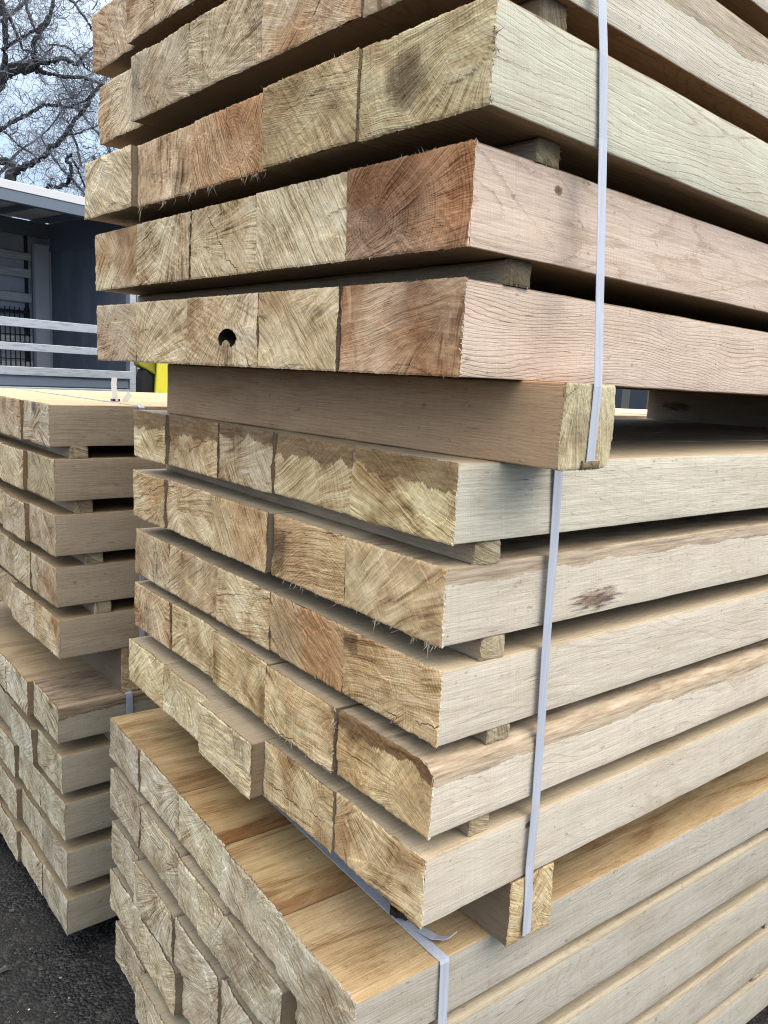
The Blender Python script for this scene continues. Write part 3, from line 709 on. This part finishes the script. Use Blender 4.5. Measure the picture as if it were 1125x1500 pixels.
# middle pack strap
def sm(x, y, z, n=Vector((0, -1, 0)), w=Vector((1, 0, 0))): return ((x, y, z), w, n)
st = ribbon('plastic_strap', [sm(.190, .22, .6108, Zp), sm(.190, .02, .6108, Zp), sm(.191, .004, .6095, Vector((0, -1, 1))), sm(.191, .0020, .60), sm(.197, .0035, .495), sm(.201, .0050, .37), sm(.207, .0055, .234), sm(.208, .0030, .115), sm(.210, .0055, .017), sm(.212, .0035, -.04), sm(.213, .0025, -.093)],
     .0175, M_STRAP)
tag(st, 'Grey lilac plastic strap down the side of the middle pack', 'strap', 'plastic straps')
# bottom pack strap
BX = dv('B', 1, 0, 0); BN = dv('B', 0, -1, 0)
def sb(x, y, z, n, w=None): return (pv('B', x, y, z), w or BX, n)
st = tag(bpy.data.objects.new('plastic_strap', None), 'Lilac strap folded over the top edge of the bottom pack', 'strap', 'plastic straps')
COL.objects.link(st)
BXs = (BX+dv('B', 0, .08, 0))
ribbon('band', [sb(.088, 1.0, -.1010, Zp), sb(.084, .20, -.1010, Zp), sb(.0835, .062, -.1015, Zp), sb(.085, .0445, -.1025, BN+Zp), sb(.085, .0425, -.108, BN), sb(.087, .0410, -.20, BN), sb(.090, .0380, -.33, BN), sb(.093, .0380, -.46, BN), sb(.095, .038, -.60, BN), sb(.096, .040, -.69, BN)], .0175, M_STRAP, st)
ribbon('loose_tail', [sb(.093, .110, -.0995, Zp), sb(.098, .080, -.0970, Zp), sb(.108, .066, -.0930, Zp-BN*.3), sb(.116, .062, -.0880, Zp-BN*.8, BX+Zp*.3)], .0150, M_STRAP, st)
V = []; F = []
def box(V, F, c, s, M=None):
    b0 = len(V)
    for i in (-1, 1):
        for j in (-1, 1):
            for k in (-1, 1):
                p = Vector((i*s[0]/2, j*s[1]/2, k*s[2]/2))
                if M is not None: p = M @ p
                V.append(Vector(c)+p)
    for f in ((0, 1, 3, 2), (4, 6, 7, 5), (0, 4, 5, 1), (2, 3, 7, 6), (0, 2, 6, 4), (1, 5, 7, 3)): F.append(tuple(b0+q for q in f))
Mz = Matrix.Rotation(PACK['B'][0], 3, 'Z')
V = []; F = []
for a in range(8):
    t = rad(a*45); box(V, F, pv('B', .0885+math.cos(t)*.011, .150+math.sin(t)*.015, -.0915+.003*math.sin(2*t)), (.0075, .0135, .010), Mz @ Matrix.Rotation(t, 3, 'Z'))
box(V, F, pv('B', .0885, .150, -.0945), (.018, .004, .004), Mz)
mesh_obj('buckle', V, F, M_BUCK, parent=st)
# left stack straps
LX = dv('L', 1, 0, 0); LN = dv('L', 0, -1, 0)
def sl(x, y, z, n, w=None): return (pv('L', x, y, z), w or LX, n)
st = ribbon('plastic_strap', [sl(.140, 2.2, -.1455, Zp), sl(.132, 1.35, -.1455, Zp), sl(.131, 1.290, -.1455, Zp), sl(.131, 1.2765, -.150, LN+Zp), sl(.131, 1.2750, -.16, LN), sl(.135, 1.2740, -.30, LN), sl(.138, 1.272, -.5, LN)], .018, M_STRAP)
tag(st, 'White strap over the corner of the left stack lower pack', 'strap', 'plastic straps')
st = tag(bpy.data.objects.new('strap_tail', None), 'White strap ends sticking up on top of the left stack', 'strap end')
st.location = (0, 0, 0); COL.objects.link(st)
def sw(p, z, w, n): return (Vector((p[0], p[1], z)), Vector(w), Vector(n))
e = Vector((r2[0], r2[1], 0)).normalized(); bk = Vector((-fw[0], -fw[1], 0)).normalized()
p0 = Vector((.138, 1.505, 0))
ribbon('upright_end', [(p0+Vector((0, 0, .6050))+e*.004, e, bk), (p0+Vector((0, 0, .625))+e*.001, e, bk), (p0+Vector((0, 0, .650))-e*.001, e, bk+Zp*.3), (p0+Vector((0, 0, .668))+e*.001, e, bk+Zp*.6)], .015, M_TAPE, st)
p1 = Vector((.165, 1.485, 0))
ribbon('folded_end', [(p1+Vector((0, 0, .6045))-e*.006, e, bk+Zp), (p1+Vector((0, 0, .615)), (e-Zp*.6), bk), (p1+Vector((0, 0, .628))+e*.010, (e-Zp*.9), bk+Zp)], .016, M_TAPE, st)
V = []; F = []; box(V, F, p0+Vector((0, 0, .607))-bk*.01, (.020, .02, .006)); mesh_obj('buckle', V, F, M_BUCK, parent=st)
st = ribbon('plastic_strap', [sl(.14, 2.25, .6045, Zp), sl(.16, 1.40, .6045, Zp), sl(.165, 1.287, .6045, Zp), sl(.165, 1.2785, .600, LN+Zp), sl(.165, 1.2765, .58, LN), sl(.165, 1.2755, .3, LN), sl(.165, 1.274, -.02, LN)], .016, M_STRAP)
tag(st, 'Clear strap around the upper pack of the left stack', 'strap', 'plastic straps')

# ------------------------------------------------------------------ ground
T = NT('wet_asphalt')
oc = T.n('ShaderNodeTexCoord').outputs['Object']
n1 = T.noise(oc, 5.0, 4, .6); n2 = T.noise(oc, 190.0, 3, .7); n3 = T.noise(oc, 26.0, 3, .6)
vo = T.n('ShaderNodeTexVoronoi'); T.put(vo.inputs['Vector'], oc); vo.inputs['Scale'].default_value = 120
col = T.mix(T.ss(n1, .35, .7), (.013, .013, .014), (.030, .028, .026))
col = T.mix(T.ss(n3, .55, .72), col, (.052, .048, .042))
stone = T.ss(T.n('ShaderNodeSeparateColor').outputs[0], 2, 3)
sepc = T.n('ShaderNodeSeparateColor'); T.t.links.new(vo.outputs['Color'], sepc.inputs[0])
col = T.mix(T.mul(T.ss(sepc.outputs[0], .72, .95), .55), col, (.085, .08, .072))
hh = T.add(T.mul(n2, .5), T.mul(T.sub(1.0, vo.outputs['Distance']), .8))
M_GROUND = T.done(col, T.ss(n1, .4, .65, .45, .9), hh, .006, .8, .4)
S = 150
o = mesh_obj('ground', [(-S, -S, GROUND), (S, -S, GROUND), (S, S, GROUND), (-S, S, GROUND)], [(0, 1, 2, 3)], M_GROUND)
tag(o, 'Dark wet asphalt yard', kind='structure')
rs = np.random.RandomState(4)
V = []; F = []; MI = []
T = NT('pale_chip'); M_CH1 = T.done((.46, .38, .27), .8)
T = NT('grey_grit'); M_CH2 = T.done((.12, .115, .11), .85)
T = NT('white_chip'); M_CH3 = T.done((.7, .7, .68), .7)
for k in range(5200):
    c = np.array([rs.uniform(-1.6, 1.2), rs.uniform(-.3, 4.2), GROUND+.001])
    big = rs.rand() < .25
    ln = rs.uniform(.002, .006)*(1+2.2*(rs.rand() < .08)); wd = ln*rs.uniform(.25, .8); a = rs.rand()*6.28
    R_ = Matrix.Rotation(a, 3, 'Z') @ Matrix.Rotation(rs.randn()*.25, 3, 'X')
    b0 = len(F); box(V, F, c+np.array([0, 0, wd*.25]), (ln, wd, wd*.5), R_)
    q = rs.rand(); MI += [0 if q < .22 else (2 if q < .25 else 1)]*(len(F)-b0)
o = mesh_obj('wood_chips', V, F, [M_CH1, M_CH2, M_CH3], MI)
tag(o, 'Scattered grit and wood chips on the asphalt', kind='stuff')

# ------------------------------------------------------------------ curtain-side trailer behind
def simple(name, col, rough=.6, spec=.4, nz=None, **kw):
    T = NT(name)
    if nz:
        n = T.noise(T.vm('MULTIPLY', T.obj(), nz[0]), 1.0, 4, .65)
        c = T.mix(T.ss(n, nz[2], nz[3]), col, nz[1])
        return T.done(c, rough, n, .002, .4, spec, **kw)
    return T.done(col, rough, spec=spec, **kw)
M_ALU = simple('scuffed_aluminium', (.46, .49, .55), .42, .5, ((5.0, 5.0, 40.0), (.26, .29, .34), .45, .75), Metallic=.3)
M_TROOF = simple('trailer_roof_rail', (.62, .62, .66), .5)
M_TFR = simple('trailer_frame_paint', (.13, .16, .21), .5)
M_TSK = simple('translucent_roof_sheet', (.62, .60, .58), .6)
M_LATH = simple('weathered_lath', (.34, .36, .38), .8, .2, ((3.0, 3.0, 40.0), (.48, .50, .51), .45, .65))
M_PAN = simple('inner_curtain', (.34, .38, .45), .8, .2, ((1.5, 1.5, 2.0), (.26, .30, .37), .4, .6))
M_BULK = simple('bulkhead_panel', (.16, .19, .235), .6, .3, ((2.0, 2.0, 1.0), (.12, .145, .185), .4, .6))
M_POST = simple('pale_post', (.40, .44, .48), .6)
M_BLK = simple('black_rubber', (.015, .015, .016), .7)
TY = rad(13.5)
tdir = Vector((math.cos(TY), math.sin(TY), 0)); tn = Vector((-math.sin(TY), math.cos(TY), 0))
N0 = Vector((CAM[0], CAM[1], 0))+Vector((4.83, 12.62, 0))      # near right corner of the load bed
trl = bpy.data.objects.new('curtain_trailer', None); COL.objects.link(trl)
trl.location = (N0.x, N0.y, GROUND); trl.rotation_euler = (0, 0, TY)
tag(trl, 'Open-sided lorry trailer with aluminium side rails and dark interior behind the stacks', 'trailer')
def tb(name, x0, x1, y0, y1, z0, z1, mat):   # trailer-local: x along (0 = right end, negative to the left), y away, z from the ground
    V = []; F = []; box(V, F, ((x0+x1)/2, (y0+y1)/2, (z0+z1)/2), (abs(x1-x0), abs(y1-y0), abs(z1-z0)))
    o = mesh_obj(name, V, F, mat, parent=trl); md = o.modifiers.new('b', 'BEVEL'); md.width = .006; md.segments = 1
    return o
TL = -9.0; ZR = 3.93; CZ = 1.565
zb_ = 1.28
tb('load_bed', TL, 0, 0, 2.5, zb_-.12, zb_, M_TFR)
tb('chassis', TL+.3, -.4, .7, 1.8, zb_-.42, zb_-.12, M_BLK)
V = []; F = []
for x in (-1.5, -2.8, -6.6, -7.9):
    for y in (.22, 2.28):
        for s in range(28):
            a0, a1 = s*2*math.pi/28, (s+1)*2*math.pi/28
            b0 = len(V)
            for yy, r_ in ((y-.15, .0), (y-.15, .46), (y+.15, .46), (y+.15, .0)):
                for a in (a0, a1): V.append((x+r_*math.cos(a), yy, .47+r_*math.sin(a)))
            F += [(b0, b0+2, b0+3, b0+1), (b0+2, b0+4, b0+5, b0+3), (b0+4, b0+6, b0+7, b0+5)]
        mesh_obj('wheel', V, F, M_BLK, parent=trl); V = []; F = []
# roof: near rail with pale top trim, far rail, crossbars, sheet
tb('roof_trim', TL, .05, -.06, -.005, ZR-.115, ZR, M_TROOF)
tb('roof_rail', TL, .04, -.05, .06, ZR-.27, ZR-.118, M_TFR)
tb('roof_rail', TL, 0, 2.44, 2.55, ZR-.30, ZR-.05, M_TFR)
tb('roof_sheet', TL, .04, -.04, 2.5, ZR-.03, ZR-.01, M_TSK)
x = -.35
while x > TL:
    tb('roof_bow', x-.05, x, .062, 2.43, ZR-.12, ZR-.04, M_TFR); x -= .78
# right end wall with its corner posts
tb('bulkhead', -.06, 0, .10, 2.40, zb_+.003, ZR-.32, M_BULK)
tb('bulkhead_header', -.09, .003, .065, 2.43, ZR-.52, ZR-.05, M_TFR)
tb('corner_post', -.10, .02, 2.38, 2.50, zb_+.003, ZR-.30, M_POST)
tb('corner_post', -.115, -.005, -.03, .09, zb_-.5, ZR-.272, M_ALU)
tb('corner_post', .03, .075, -.02, .06, zb_-.5, ZR-.272, M_ALU)
tb('inner_post', -.38, -.125, 2.33, 2.43, zb_+.003, ZR-.42, M_POST)
# far side: curtain, laths, pillars, wire mesh
tb('far_curtain', TL, -.02, 2.49, 2.52, zb_, ZR-.3, M_PAN)
for z, hh_ in ((3.22, .12), (2.93, .14), (2.52, .15), (2.12, .14), (1.83, .13), (1.40, .12)):
    tb('lath', TL, -.40, 2.42, 2.445, z, z+hh_, M_LATH)
for x in (-.44, -1.03, -1.95, -3.4, -4.8, -6.3):
    tb('pillar', x-.055, x, 2.45, 2.485, zb_, ZR-.3, M_BLK)
tb('dark_strip', -2.0, -.50, 2.447, 2.452, 2.33, 2.38, M_BLK)
V = []; F = []
for k in range(30): box(V, F, (-.46-k*.085, 2.410, 1.80), (.016, .012, 1.25))
for z in (1.28, 1.42, 1.56, 1.70, 1.84, 1.97, 2.10, 2.22, 2.34): box(V, F, (-1.75, 2.402, z), (2.6, .012, .016))
mesh_obj('wire_mesh', V, F, M_BLK, parent=trl)
# near side rails
for z0, z1, xr in ((2.00, 2.125, -.115), (1.675, 1.785, -.115), (1.335, 1.455, -.115)):
    o = tb('side_rail', TL, xr, -.055, -.015, CZ+(z0-1.565), CZ+(z1-1.565), M_ALU)
tb('bed_edge', TL, -.12, -.03, -.003, 1.11, 1.17, M_ALU)
tb('rope_hook_rail', TL, -.14, -.02, -.004, 1.185, 1.30, M_TFR)

# ------------------------------------------------------------------ yellow machine right of the trailer
M_YEL = simple('yellow_paint', (.80, .70, .05), .45, .5, ((3.0, 3.0, 3.0), (.62, .55, .06), .5, .75))
M_YDK = simple('dirty_yellow', (.34, .31, .03), .7, .3)
fl = bpy.data.objects.new('forklift', None); COL.objects.link(fl)
c = at(222, 560, 11.5); fl.location = (c[0], c[1], GROUND)
fyaw = math.atan2(rt[1], rt[0])+rad(22); fl.rotation_euler = (0, 0, fyaw)
tag(fl, 'Bright yellow forklift half hidden behind the stack', 'forklift')
def fprism(name, prof, y0, y1, mat):
    n = len(prof); V = [(x, y0, z) for x, z in prof]+[(x, y1, z) for x, z in prof]
    F = [tuple(range(n)), tuple(range(2*n-1, n-1, -1))]+[(i, i+n, (i+1) % n+n, (i+1) % n) for i in range(n)]
    o = mesh_obj(name, V, F, mat, parent=fl); md = o.modifiers.new('b', 'BEVEL'); md.width = .02; md.segments = 2; return o
fprism('counterweight', [(.0, 1.18), (.035, 1.70), (1.1, 1.75), (1.1, .5), (.12, .5), (.0, .9)], -.45, .45, M_YEL)
fprism('engine_cover', [(-.20, 1.56), (-.20, 1.72), (.02, 1.72), (.02, 1.44), (-.08, 1.50)], -.35, .5, M_YDK)
fprism('engine_block', [(-.17, .8), (-.17, 1.40), (-.14, 1.52), (-.08, 1.49), (-.005, 1.40), (-.005, .8)], -.33, .48, M_BLK)
fprism('chassis', [(-.4, .3), (-.4, .75), (2.0, .75), (2.0, .3)], -.4, .5, M_BLK)
for x, y, r_ in ((-.22, -.40, .34), (-.22, .48, .34), (1.7, -.42, .4), (1.7, .52, .4)):
    prof = [(x+r_*math.cos(t*math.pi/14), (r_+.02 if x > 0 else 1.10)+r_*math.sin(t*math.pi/14)) for t in range(28)]
    if x < 0: prof = [(a+.3, b_-.72) for a, b_ in prof]
    fprism('wheel', prof, y-.12, y+.12, M_BLK)
for x in (.0, 1.4):
    for y in (-.42, .42): fprism('guard_post', [(x, 1.68), (x+.05, 1.68), (x+.05, 2.3), (x, 2.3)], y-.03, y+.03, M_BLK)
fprism('overhead_guard', [(-.1, 2.3), (1.6, 2.3), (1.6, 2.36), (-.1, 2.36)], -.48, .48, M_BLK)
fprism('mast', [(2.0, .2), (2.12, .2), (2.12, 2.4), (2.0, 2.4)], -.4, .45, M_BLK)
fl.location.z = GROUND

# ------------------------------------------------------------------ far pack seen through the gap, shed and fence
P = dict(DEF); P.update(seed=55.5, tint_top=(1.5, 1.4, 1.2), tint_side=(.95, .85, .72), tint_end=(1, .95, .85))
first = None
fd = Vector((math.cos(rad(-12)), math.sin(rad(-12)), 0)); fn = Vector((-fd.y, fd.x, 0))
base = Vector((3.1, 2.15, 0))
for lv in range(11):
    for q in range(4):
        if first is None:
            first = beam_mesh('far_timber', 3.0, .20, .118, 55.5, near=False); o = first
            for kk, v in P.items(): o[kk] = v
        else:
            o = first.copy(); COL.objects.link(o)
        p = base+fn*(q*.205)+fd*(.012*((lv*7+q*3) % 5))
        o.location = (p.x, p.y, GROUND+.121+lv*.1205); o.rotation_euler = (0, 0, rad(-12))
        tag(o, 'Pale beam in the distant pack seen through the gap on the right', 'timber', 'beams in the distant pack')
        if lv == 0 and q == 0: pass
for x in (.4, 2.5):
    V = []; F = []; c = base+fd*x+fn*.30; box(V, F, (c.x, c.y, GROUND+.06), (.1, .84, .12), Matrix.Rotation(rad(-12), 3, 'Z'))
    o = mesh_obj('ground_bearer', V, F, M_SIDE)
    for kk, v in P.items(): o[kk] = v
    tag(o, f"{'Near' if x < 1 else 'Far'} bearer under the distant pack", 'bearer')
M_SHED = [simple('shed_board', (.035, .045, .07), .7), simple('shed_board_brown', (.16, .11, .08), .8), simple('shed_board_grey', (.12, .12, .12), .8)]
sh = bpy.data.objects.new('board_fence', None); COL.objects.link(sh); sh.location = (9.5, 3.0, GROUND)
tag(sh, 'Dark vertical board fence seen through the gap on the right', 'fence')
c0 = Vector((CAM[0], CAM[1], 0))+Vector((math.cos(rad(34.5)), math.sin(rad(34.5)), 0))*13.0
fu = Vector((math.sin(rad(34.5)), -math.cos(rad(34.5)), 0))
sh.location = (c0.x, c0.y, GROUND)
for k in range(-24, 60):
    V = []; F = []; Mx = Matrix.Rotation(math.atan2(fu.y, fu.x), 3, 'Z')
    box(V, F, fu*(k*.125)+Vector((0, 0, 1.2+.02*math.sin(k*3.1))), (.118, .03, 2.4), Mx)
    mesh_obj('board', V, F, M_SHED[0 if (k % 5) in (0, 1, 3) else (1 if (k % 5) == 2 else 2)], parent=sh)
V = []; F = []
for z in (.5, 1.9): box(V, F, fu*2.2+Vector((0, 0, z))+Vector((fu.y*-.04, fu.x*.04, 0)), (10.5, .04, .09), Mx)
mesh_obj('rail', V, F, M_SHED[0], parent=sh)

# ------------------------------------------------------------------ bare trees
T = NT('bare_bark'); M_BARK = T.done(T.mix(T.noise(T.obj(), 3.0, 3), (.030, .030, .036), (.075, .07, .072)), .9)
T = NT('thin_twig_bark'); M_TWIG = T.done((.20, .21, .24), .9)
def tube(V, F, pts, radii, n=6):
    b0 = len(V); pts = [Vector(p) for p in pts]
    for i, p in enumerate(pts):
        d = (pts[min(i+1, len(pts)-1)]-pts[max(i-1, 0)]).normalized()
        a = d.orthogonal().normalized(); b_ = d.cross(a)
        for k in range(n):
            t = 2*math.pi*k/n; V.append(p+(a*math.cos(t)+b_*math.sin(t))*radii[i])
    for i in range(len(pts)-1):
        for k in range(n): F.append((b0+i*n+k, b0+i*n+(k+1) % n, b0+(i+1)*n+(k+1) % n, b0+(i+1)*n+k))
def smooth_path(P, R, k=4, jit=.25):
    out = []; rr = []
    n = len(P)
    for i in range(n-1):
        p0 = P[max(i-1, 0)]; p1 = P[i]; p2 = P[i+1]; p3 = P[min(i+2, n-1)]
        for s in range(k):
            t = s/k
            q = .5*((2*p1)+(-p0+p2)*t+(2*p0-5*p1+4*p2-p3)*t*t+(-p0+3*p1-3*p2+p3)*t**3)
            out.append(q); rr.append(R[i]*(1-t)+R[i+1]*t)
    out.append(P[-1]); rr.append(R[-1]); return out, rr
BR = [  # traced limbs: px, py, radius in px
 [(-60, 190, 13), (-25, 140, 11), (0, 116, 9.5), (14, 103, 8), (48, 96, 6.5), (49, 80, 3.6), (50, 64, 3.1), (60, 46, 2.8), (72, 26, 2.5), (78, 0, 2.2), (86, -40, 1.8)],
 [(46, 96, 5), (64, 93, 3), (80, 88, 3), (94, 86, 3), (104, 91, 2.6), (112, 94, 2.4), (120, 86, 1.9), (128, 76, 1.6), (146, 60, 1.2)],
 [(48, 98, 4), (66, 106, 2.6), (90, 112, 2.4), (116, 112, 2.2), (130, 116, 1.9), (144, 122, 1.6), (170, 130, 1.2)],
 [(6, 330, 9), (14, 262, 7), (26, 250, 5), (44, 240, 4.2), (62, 230, 3.8), (74, 216, 3.3), (94, 200, 3), (104, 182, 2.8), (122, 162, 2.6), (132, 144, 2.8), (138, 136, 3.0), (150, 122, 2)],
 [(-30, 232, 5), (0, 235, 5), (12, 239, 5), (20, 248, 5), (18, 262, 5)],
 [(-30, 205, 3.4), (0, 190, 3), (12, 182, 2.8), (30, 172, 2.6), (46, 164, 2.4), (60, 157, 2.2), (74, 154, 2), (100, 156, 1.6), (120, 150, 1.5), (132, 144, 1.4)],
 [(6, 192, 1.6), (26, 212, 1.3), (46, 224, 1.1), (53, 232, .9)],
 [(69, 274, 2.6), (86, 273, 3), (97, 270, 3), (103, 260, 2.8), (103, 242, 2.6), (98, 234, 2.2), (104, 226, 1.5)],
 [(104, 192, 2), (112, 212, 1.7), (116, 230, 1.5), (118, 243, 1.2)],
 [(106, 232, 1.6), (116, 252, 1.4), (124, 272, 1.2), (134, 290, 1)],
 [(-10, -20, 4.5), (5, 10, 4), (8, 40, 3.6), (9, 68, 3.4), (5, 98, 3.6)],
 [(9, 68, 2.4), (34, 54, 2), (60, 38, 1.8), (76, 14, 1.5)],
 [(4, 4, 2.4), (18, 36, 1.9), (28, 58, 1.7), (34, 72, 1.3), (42, 74, .9)],
 [(36, -10, 2), (42, 20, 1.8), (48, 36, 1.6), (56, 50, 1.5)],
 [(94, -8, 2), (112, 10, 1.6), (128, 32, 1.3), (134, 44, 1)],
 [(72, 66, .9), (88, 66, 1.3), (100, 70, 1.5), (112, 80, 1.5), (121, 85, 1.4)],
 [(118, 86, 1.2), (124, 98, 1.1), (132, 104, .9)],
 [(132, 116, 1.2), (136, 128, 1.2), (136, 138, 1.3)],
 [(50, 54, 1.2), (62, 74, 1), (70, 76, 1), (78, 66, .8)],
 [(24, 96, 1.4), (36, 86, 1.2), (44, 74, 1.1)],
 [(96, 198, 1.4), (112, 196, 1.2), (128, 190, 1.1), (144, 184, 1)],
 [(100, 178, 1), (88, 172, .8), (82, 176, .6)],
 [(122, 163, 1), (140, 164, .9)], [(84, 154, .9), (92, 146, .8), (106, 144, .8), (118, 134, .7), (118, 126, .6)],
]
def tree(label, dist, limbs, ntwig, seed, trunk_px, spread=1.0, box_px=(-70, 260, -90, 330)):
    rs = np.random.RandomState(seed)
    t = bpy.data.objects.new('bare_tree', None); COL.objects.link(t)
    pxm = dist/FPX
    b_ = at(trunk_px, 565, dist); t.location = (b_[0], b_[1], GROUND)
    off = Vector(t.location)
    tag(t, label, 'tree', 'bare winter trees')
    V = []; F = []; anchors = []
    for li, br in enumerate(limbs):
        dd = rs.uniform(-1.2, 1.2)
        P = []; R_ = []
        for k, (px, py, r_) in enumerate(br):
            P.append(Vector(at(px, py, dist+dd*math.sin(k*.7)*.8))-off); R_.append(r_*pxm*.92)
        P, R_ = smooth_path(P, R_, 5)
        P = [p+Vector(rs.randn(3))*min(.020, R_[i]*.35) for i, p in enumerate(P)]
        tube(V, F, P, R_, 7); anchors += [(p, r_) for p, r_ in zip(P, R_)]
    mesh_obj('branches', V, F, M_BARK, parent=t, smooth=True)
    # trunk
    V = []; F = []
    P = [Vector((0, 0, 0)), Vector((.1, .1, 1.5)), Vector((-.05, .2, 3)), Vector(at(trunk_px, 330, dist))-off, anchors[0][0]]
    P, R_ = smooth_path(P, [.42, .34, .3, .24, .16], 6); tube(V, F, P, R_, 12)
    mesh_obj('trunk', V, F, M_BARK, parent=t, smooth=True)
    # contorted twigs
    V = []; F = []
    x0, x1, y0, y1 = box_px
    for k in range(ntwig):
        if k % 2 and anchors:
            p, r_ = anchors[rs.randint(len(anchors))]; p = Vector(p)
        else:
            p = Vector(at(rs.uniform(x0, x1), rs.uniform(y0, y1), dist+rs.uniform(-2.0, 2.5)))-off
        d = Vector(rs.randn(3)); d.z += .2; d.normalize()
        curl = Vector(rs.randn(3))*.5
        n = rs.randint(9, 20); st_ = rs.uniform(.035, .075)*spread
        P = [p]; 
        for s in range(n):
            curl = curl*.82+Vector(rs.randn(3))*.30
            d = (d+curl.cross(d)*.55+Vector((0, 0, .03))).normalized(); P.append(P[-1]+d*st_)
        r0 = rs.uniform(.16, .46)*pxm*(1 if rs.rand() < .88 else 2.2)
        tube(V, F, P, [r0*(1-.72*i/n) for i in range(n+1)], 3)
        for q in range(rs.randint(1, 4)):
            i = rs.randint(1, n); d2 = (Vector(rs.randn(3))).normalized(); c2 = Vector(rs.randn(3))*.5; P2 = [P[i]]
            m_ = rs.randint(5, 11)
            for s in range(m_):
                c2 = c2*.8+Vector(rs.randn(3))*.35
                d2 = (d2+c2.cross(d2)*.55).normalized(); P2.append(P2[-1]+d2*st_*.8)
            tube(V, F, P2, [r0*.6*(1-.7*i_/m_) for i_ in range(m_+1)], 3)
    mesh_obj('twigs', V, F, M_TWIG, parent=t)
tree('Bare tree with thick contorted limbs above the trailer roof', 21.0, BR, 1500, 3, -60)
LB2 = [[(190, 300, 3), (170, 280, 3), (150, 260, 2.4), (138, 230, 2)], [(-40, 60, 3), (0, 30, 2.4), (30, 10, 2), (60, -30, 1.5)], [(150, 330, 3), (120, 280, 2), (84, 240, 1.4), (60, 200, 1)], [(190, 320, 3), (160, 220, 2.2), (130, 180, 1.5), (90, 120, 1)], [(-20, 280, 3), (30, 220, 1.6), (70, 190, 1.1), (110, 130, .8)]]
tree('Fainter fine-twigged bare tree further behind the trailer', 27.0, LB2, 1100, 9, 190, 1.2)

# distant hedge line closing the horizon
T = NT('far_hedge'); M_HED = T.done(T.mix(T.noise(T.obj(), 1.2, 4, .7), (.015, .02, .014), (.05, .05, .035)), .95)
rs = np.random.RandomState(8); V = []; F = []
N = 160
for k in range(N):
    a = 2*math.pi*k/N
    for (dr, z) in ((0, 0), (0, 1.6), (1.5, 2.7), (4, 2.9)):
        r_ = 48+dr+rs.uniform(-.8, .8); V.append((r_*math.cos(a), r_*math.sin(a), GROUND+z*(1+rs.uniform(-.15, .25))))
for k in range(N):
    for j in range(3): F.append((k*4+j, ((k+1) % N)*4+j, ((k+1) % N)*4+j+1, k*4+j+1))
o = mesh_obj('far_hedgerow', V, F, M_HED, smooth=True); tag(o, 'Dark far hedge and woodland mass closing the yard', kind='stuff')

# ------------------------------------------------------------------ sky and light
W = bpy.data.worlds.new("World"); scene.world = W; W.use_nodes = True
nt = W.node_tree; nt.nodes.clear()
out = nt.nodes.new('ShaderNodeOutputWorld'); bg = nt.nodes.new('ShaderNodeBackground')
sky = nt.nodes.new('ShaderNodeTexSky'); sky.sky_type = 'NISHITA'; sky.sun_disc = False
SUN_EL, SUN_AZ = rad(50), rad(-58)           # direction towards the sun in the xy plane
sky.sun_elevation = SUN_EL; sky.sun_rotation = rad(90)-SUN_AZ
sky.air_density = 1.2; sky.dust_density = 3.0; sky.ozone_density = 1.5
tc = nt.nodes.new('ShaderNodeTexCoord'); nz = nt.nodes.new('ShaderNodeTexNoise')
nz.inputs['Scale'].default_value = 2.2; nz.inputs['Detail'].default_value = 5
nt.links.new(tc.outputs['Generated'], nz.inputs['Vector'])
rp = nt.nodes.new('ShaderNodeMapRange'); rp.inputs[1].default_value = .3; rp.inputs[2].default_value = .7; rp.inputs[3].default_value = .70; rp.inputs[4].default_value = .97
nt.links.new(nz.outputs[0], rp.inputs[0])
mxn = nt.nodes.new('ShaderNodeMix'); mxn.data_type = 'RGBA'; mxn.inputs[7].default_value = (5.6, 7.3, 9.6, 1)
sp_ = nt.nodes.new('ShaderNodeSeparateXYZ'); nt.links.new(tc.outputs['Generated'], sp_.inputs[0])
gr = nt.nodes.new('ShaderNodeMapRange'); gr.inputs[1].default_value = .15; gr.inputs[2].default_value = .95; gr.interpolation_type = 'SMOOTHSTEP'
nt.links.new(sp_.outputs[2], gr.inputs[0])
cg = nt.nodes.new('ShaderNodeMix'); cg.data_type = 'RGBA'; cg.inputs[6].default_value = (3.4, 4.4, 5.7, 1); cg.inputs[7].default_value = (12.5, 12.2, 11.8, 1)
nt.links.new(gr.outputs[0], cg.inputs[0]); nt.links.new(cg.outputs[2], mxn.inputs[7])
nt.links.new(rp.outputs[0], mxn.inputs[0]); nt.links.new(sky.outputs[0], mxn.inputs[6])
nt.links.new(mxn.outputs[2], bg.inputs[0]); bg.inputs[1].default_value = .12
nt.links.new(bg.outputs[0], out.inputs[0])
sd = bpy.data.lights.new('Sun', 'SUN'); sd.energy = 1.5; sd.angle = rad(55); sd.color = (1, .93, .82)
so = bpy.data.objects.new('Sun', sd); COL.objects.link(so)
dvec = Vector((math.cos(SUN_AZ)*math.cos(SUN_EL), math.sin(SUN_AZ)*math.cos(SUN_EL), math.sin(SUN_EL)))
so.rotation_euler = dvec.to_track_quat('Z', 'Y').to_euler(); so.location = (0, -5, 8)

vs = scene.view_settings
vs.view_transform = 'Standard'; vs.look = 'None'; vs.exposure = 0.85; vs.gamma = 1.0
scene.render.engine = 'CYCLES'
scene.cycles.use_denoising = True
scene.cycles.max_bounces = 6
scene.cycles.use_adaptive_sampling = True
scene.cycles.adaptive_threshold = 0.025
scene.cycles.pixel_filter_type = 'BLACKMAN_HARRIS'
scene.cycles.filter_width = 1.05
scene.cycles.denoising_prefilter = 'NONE'
scene.cycles.diffuse_bounces = 1
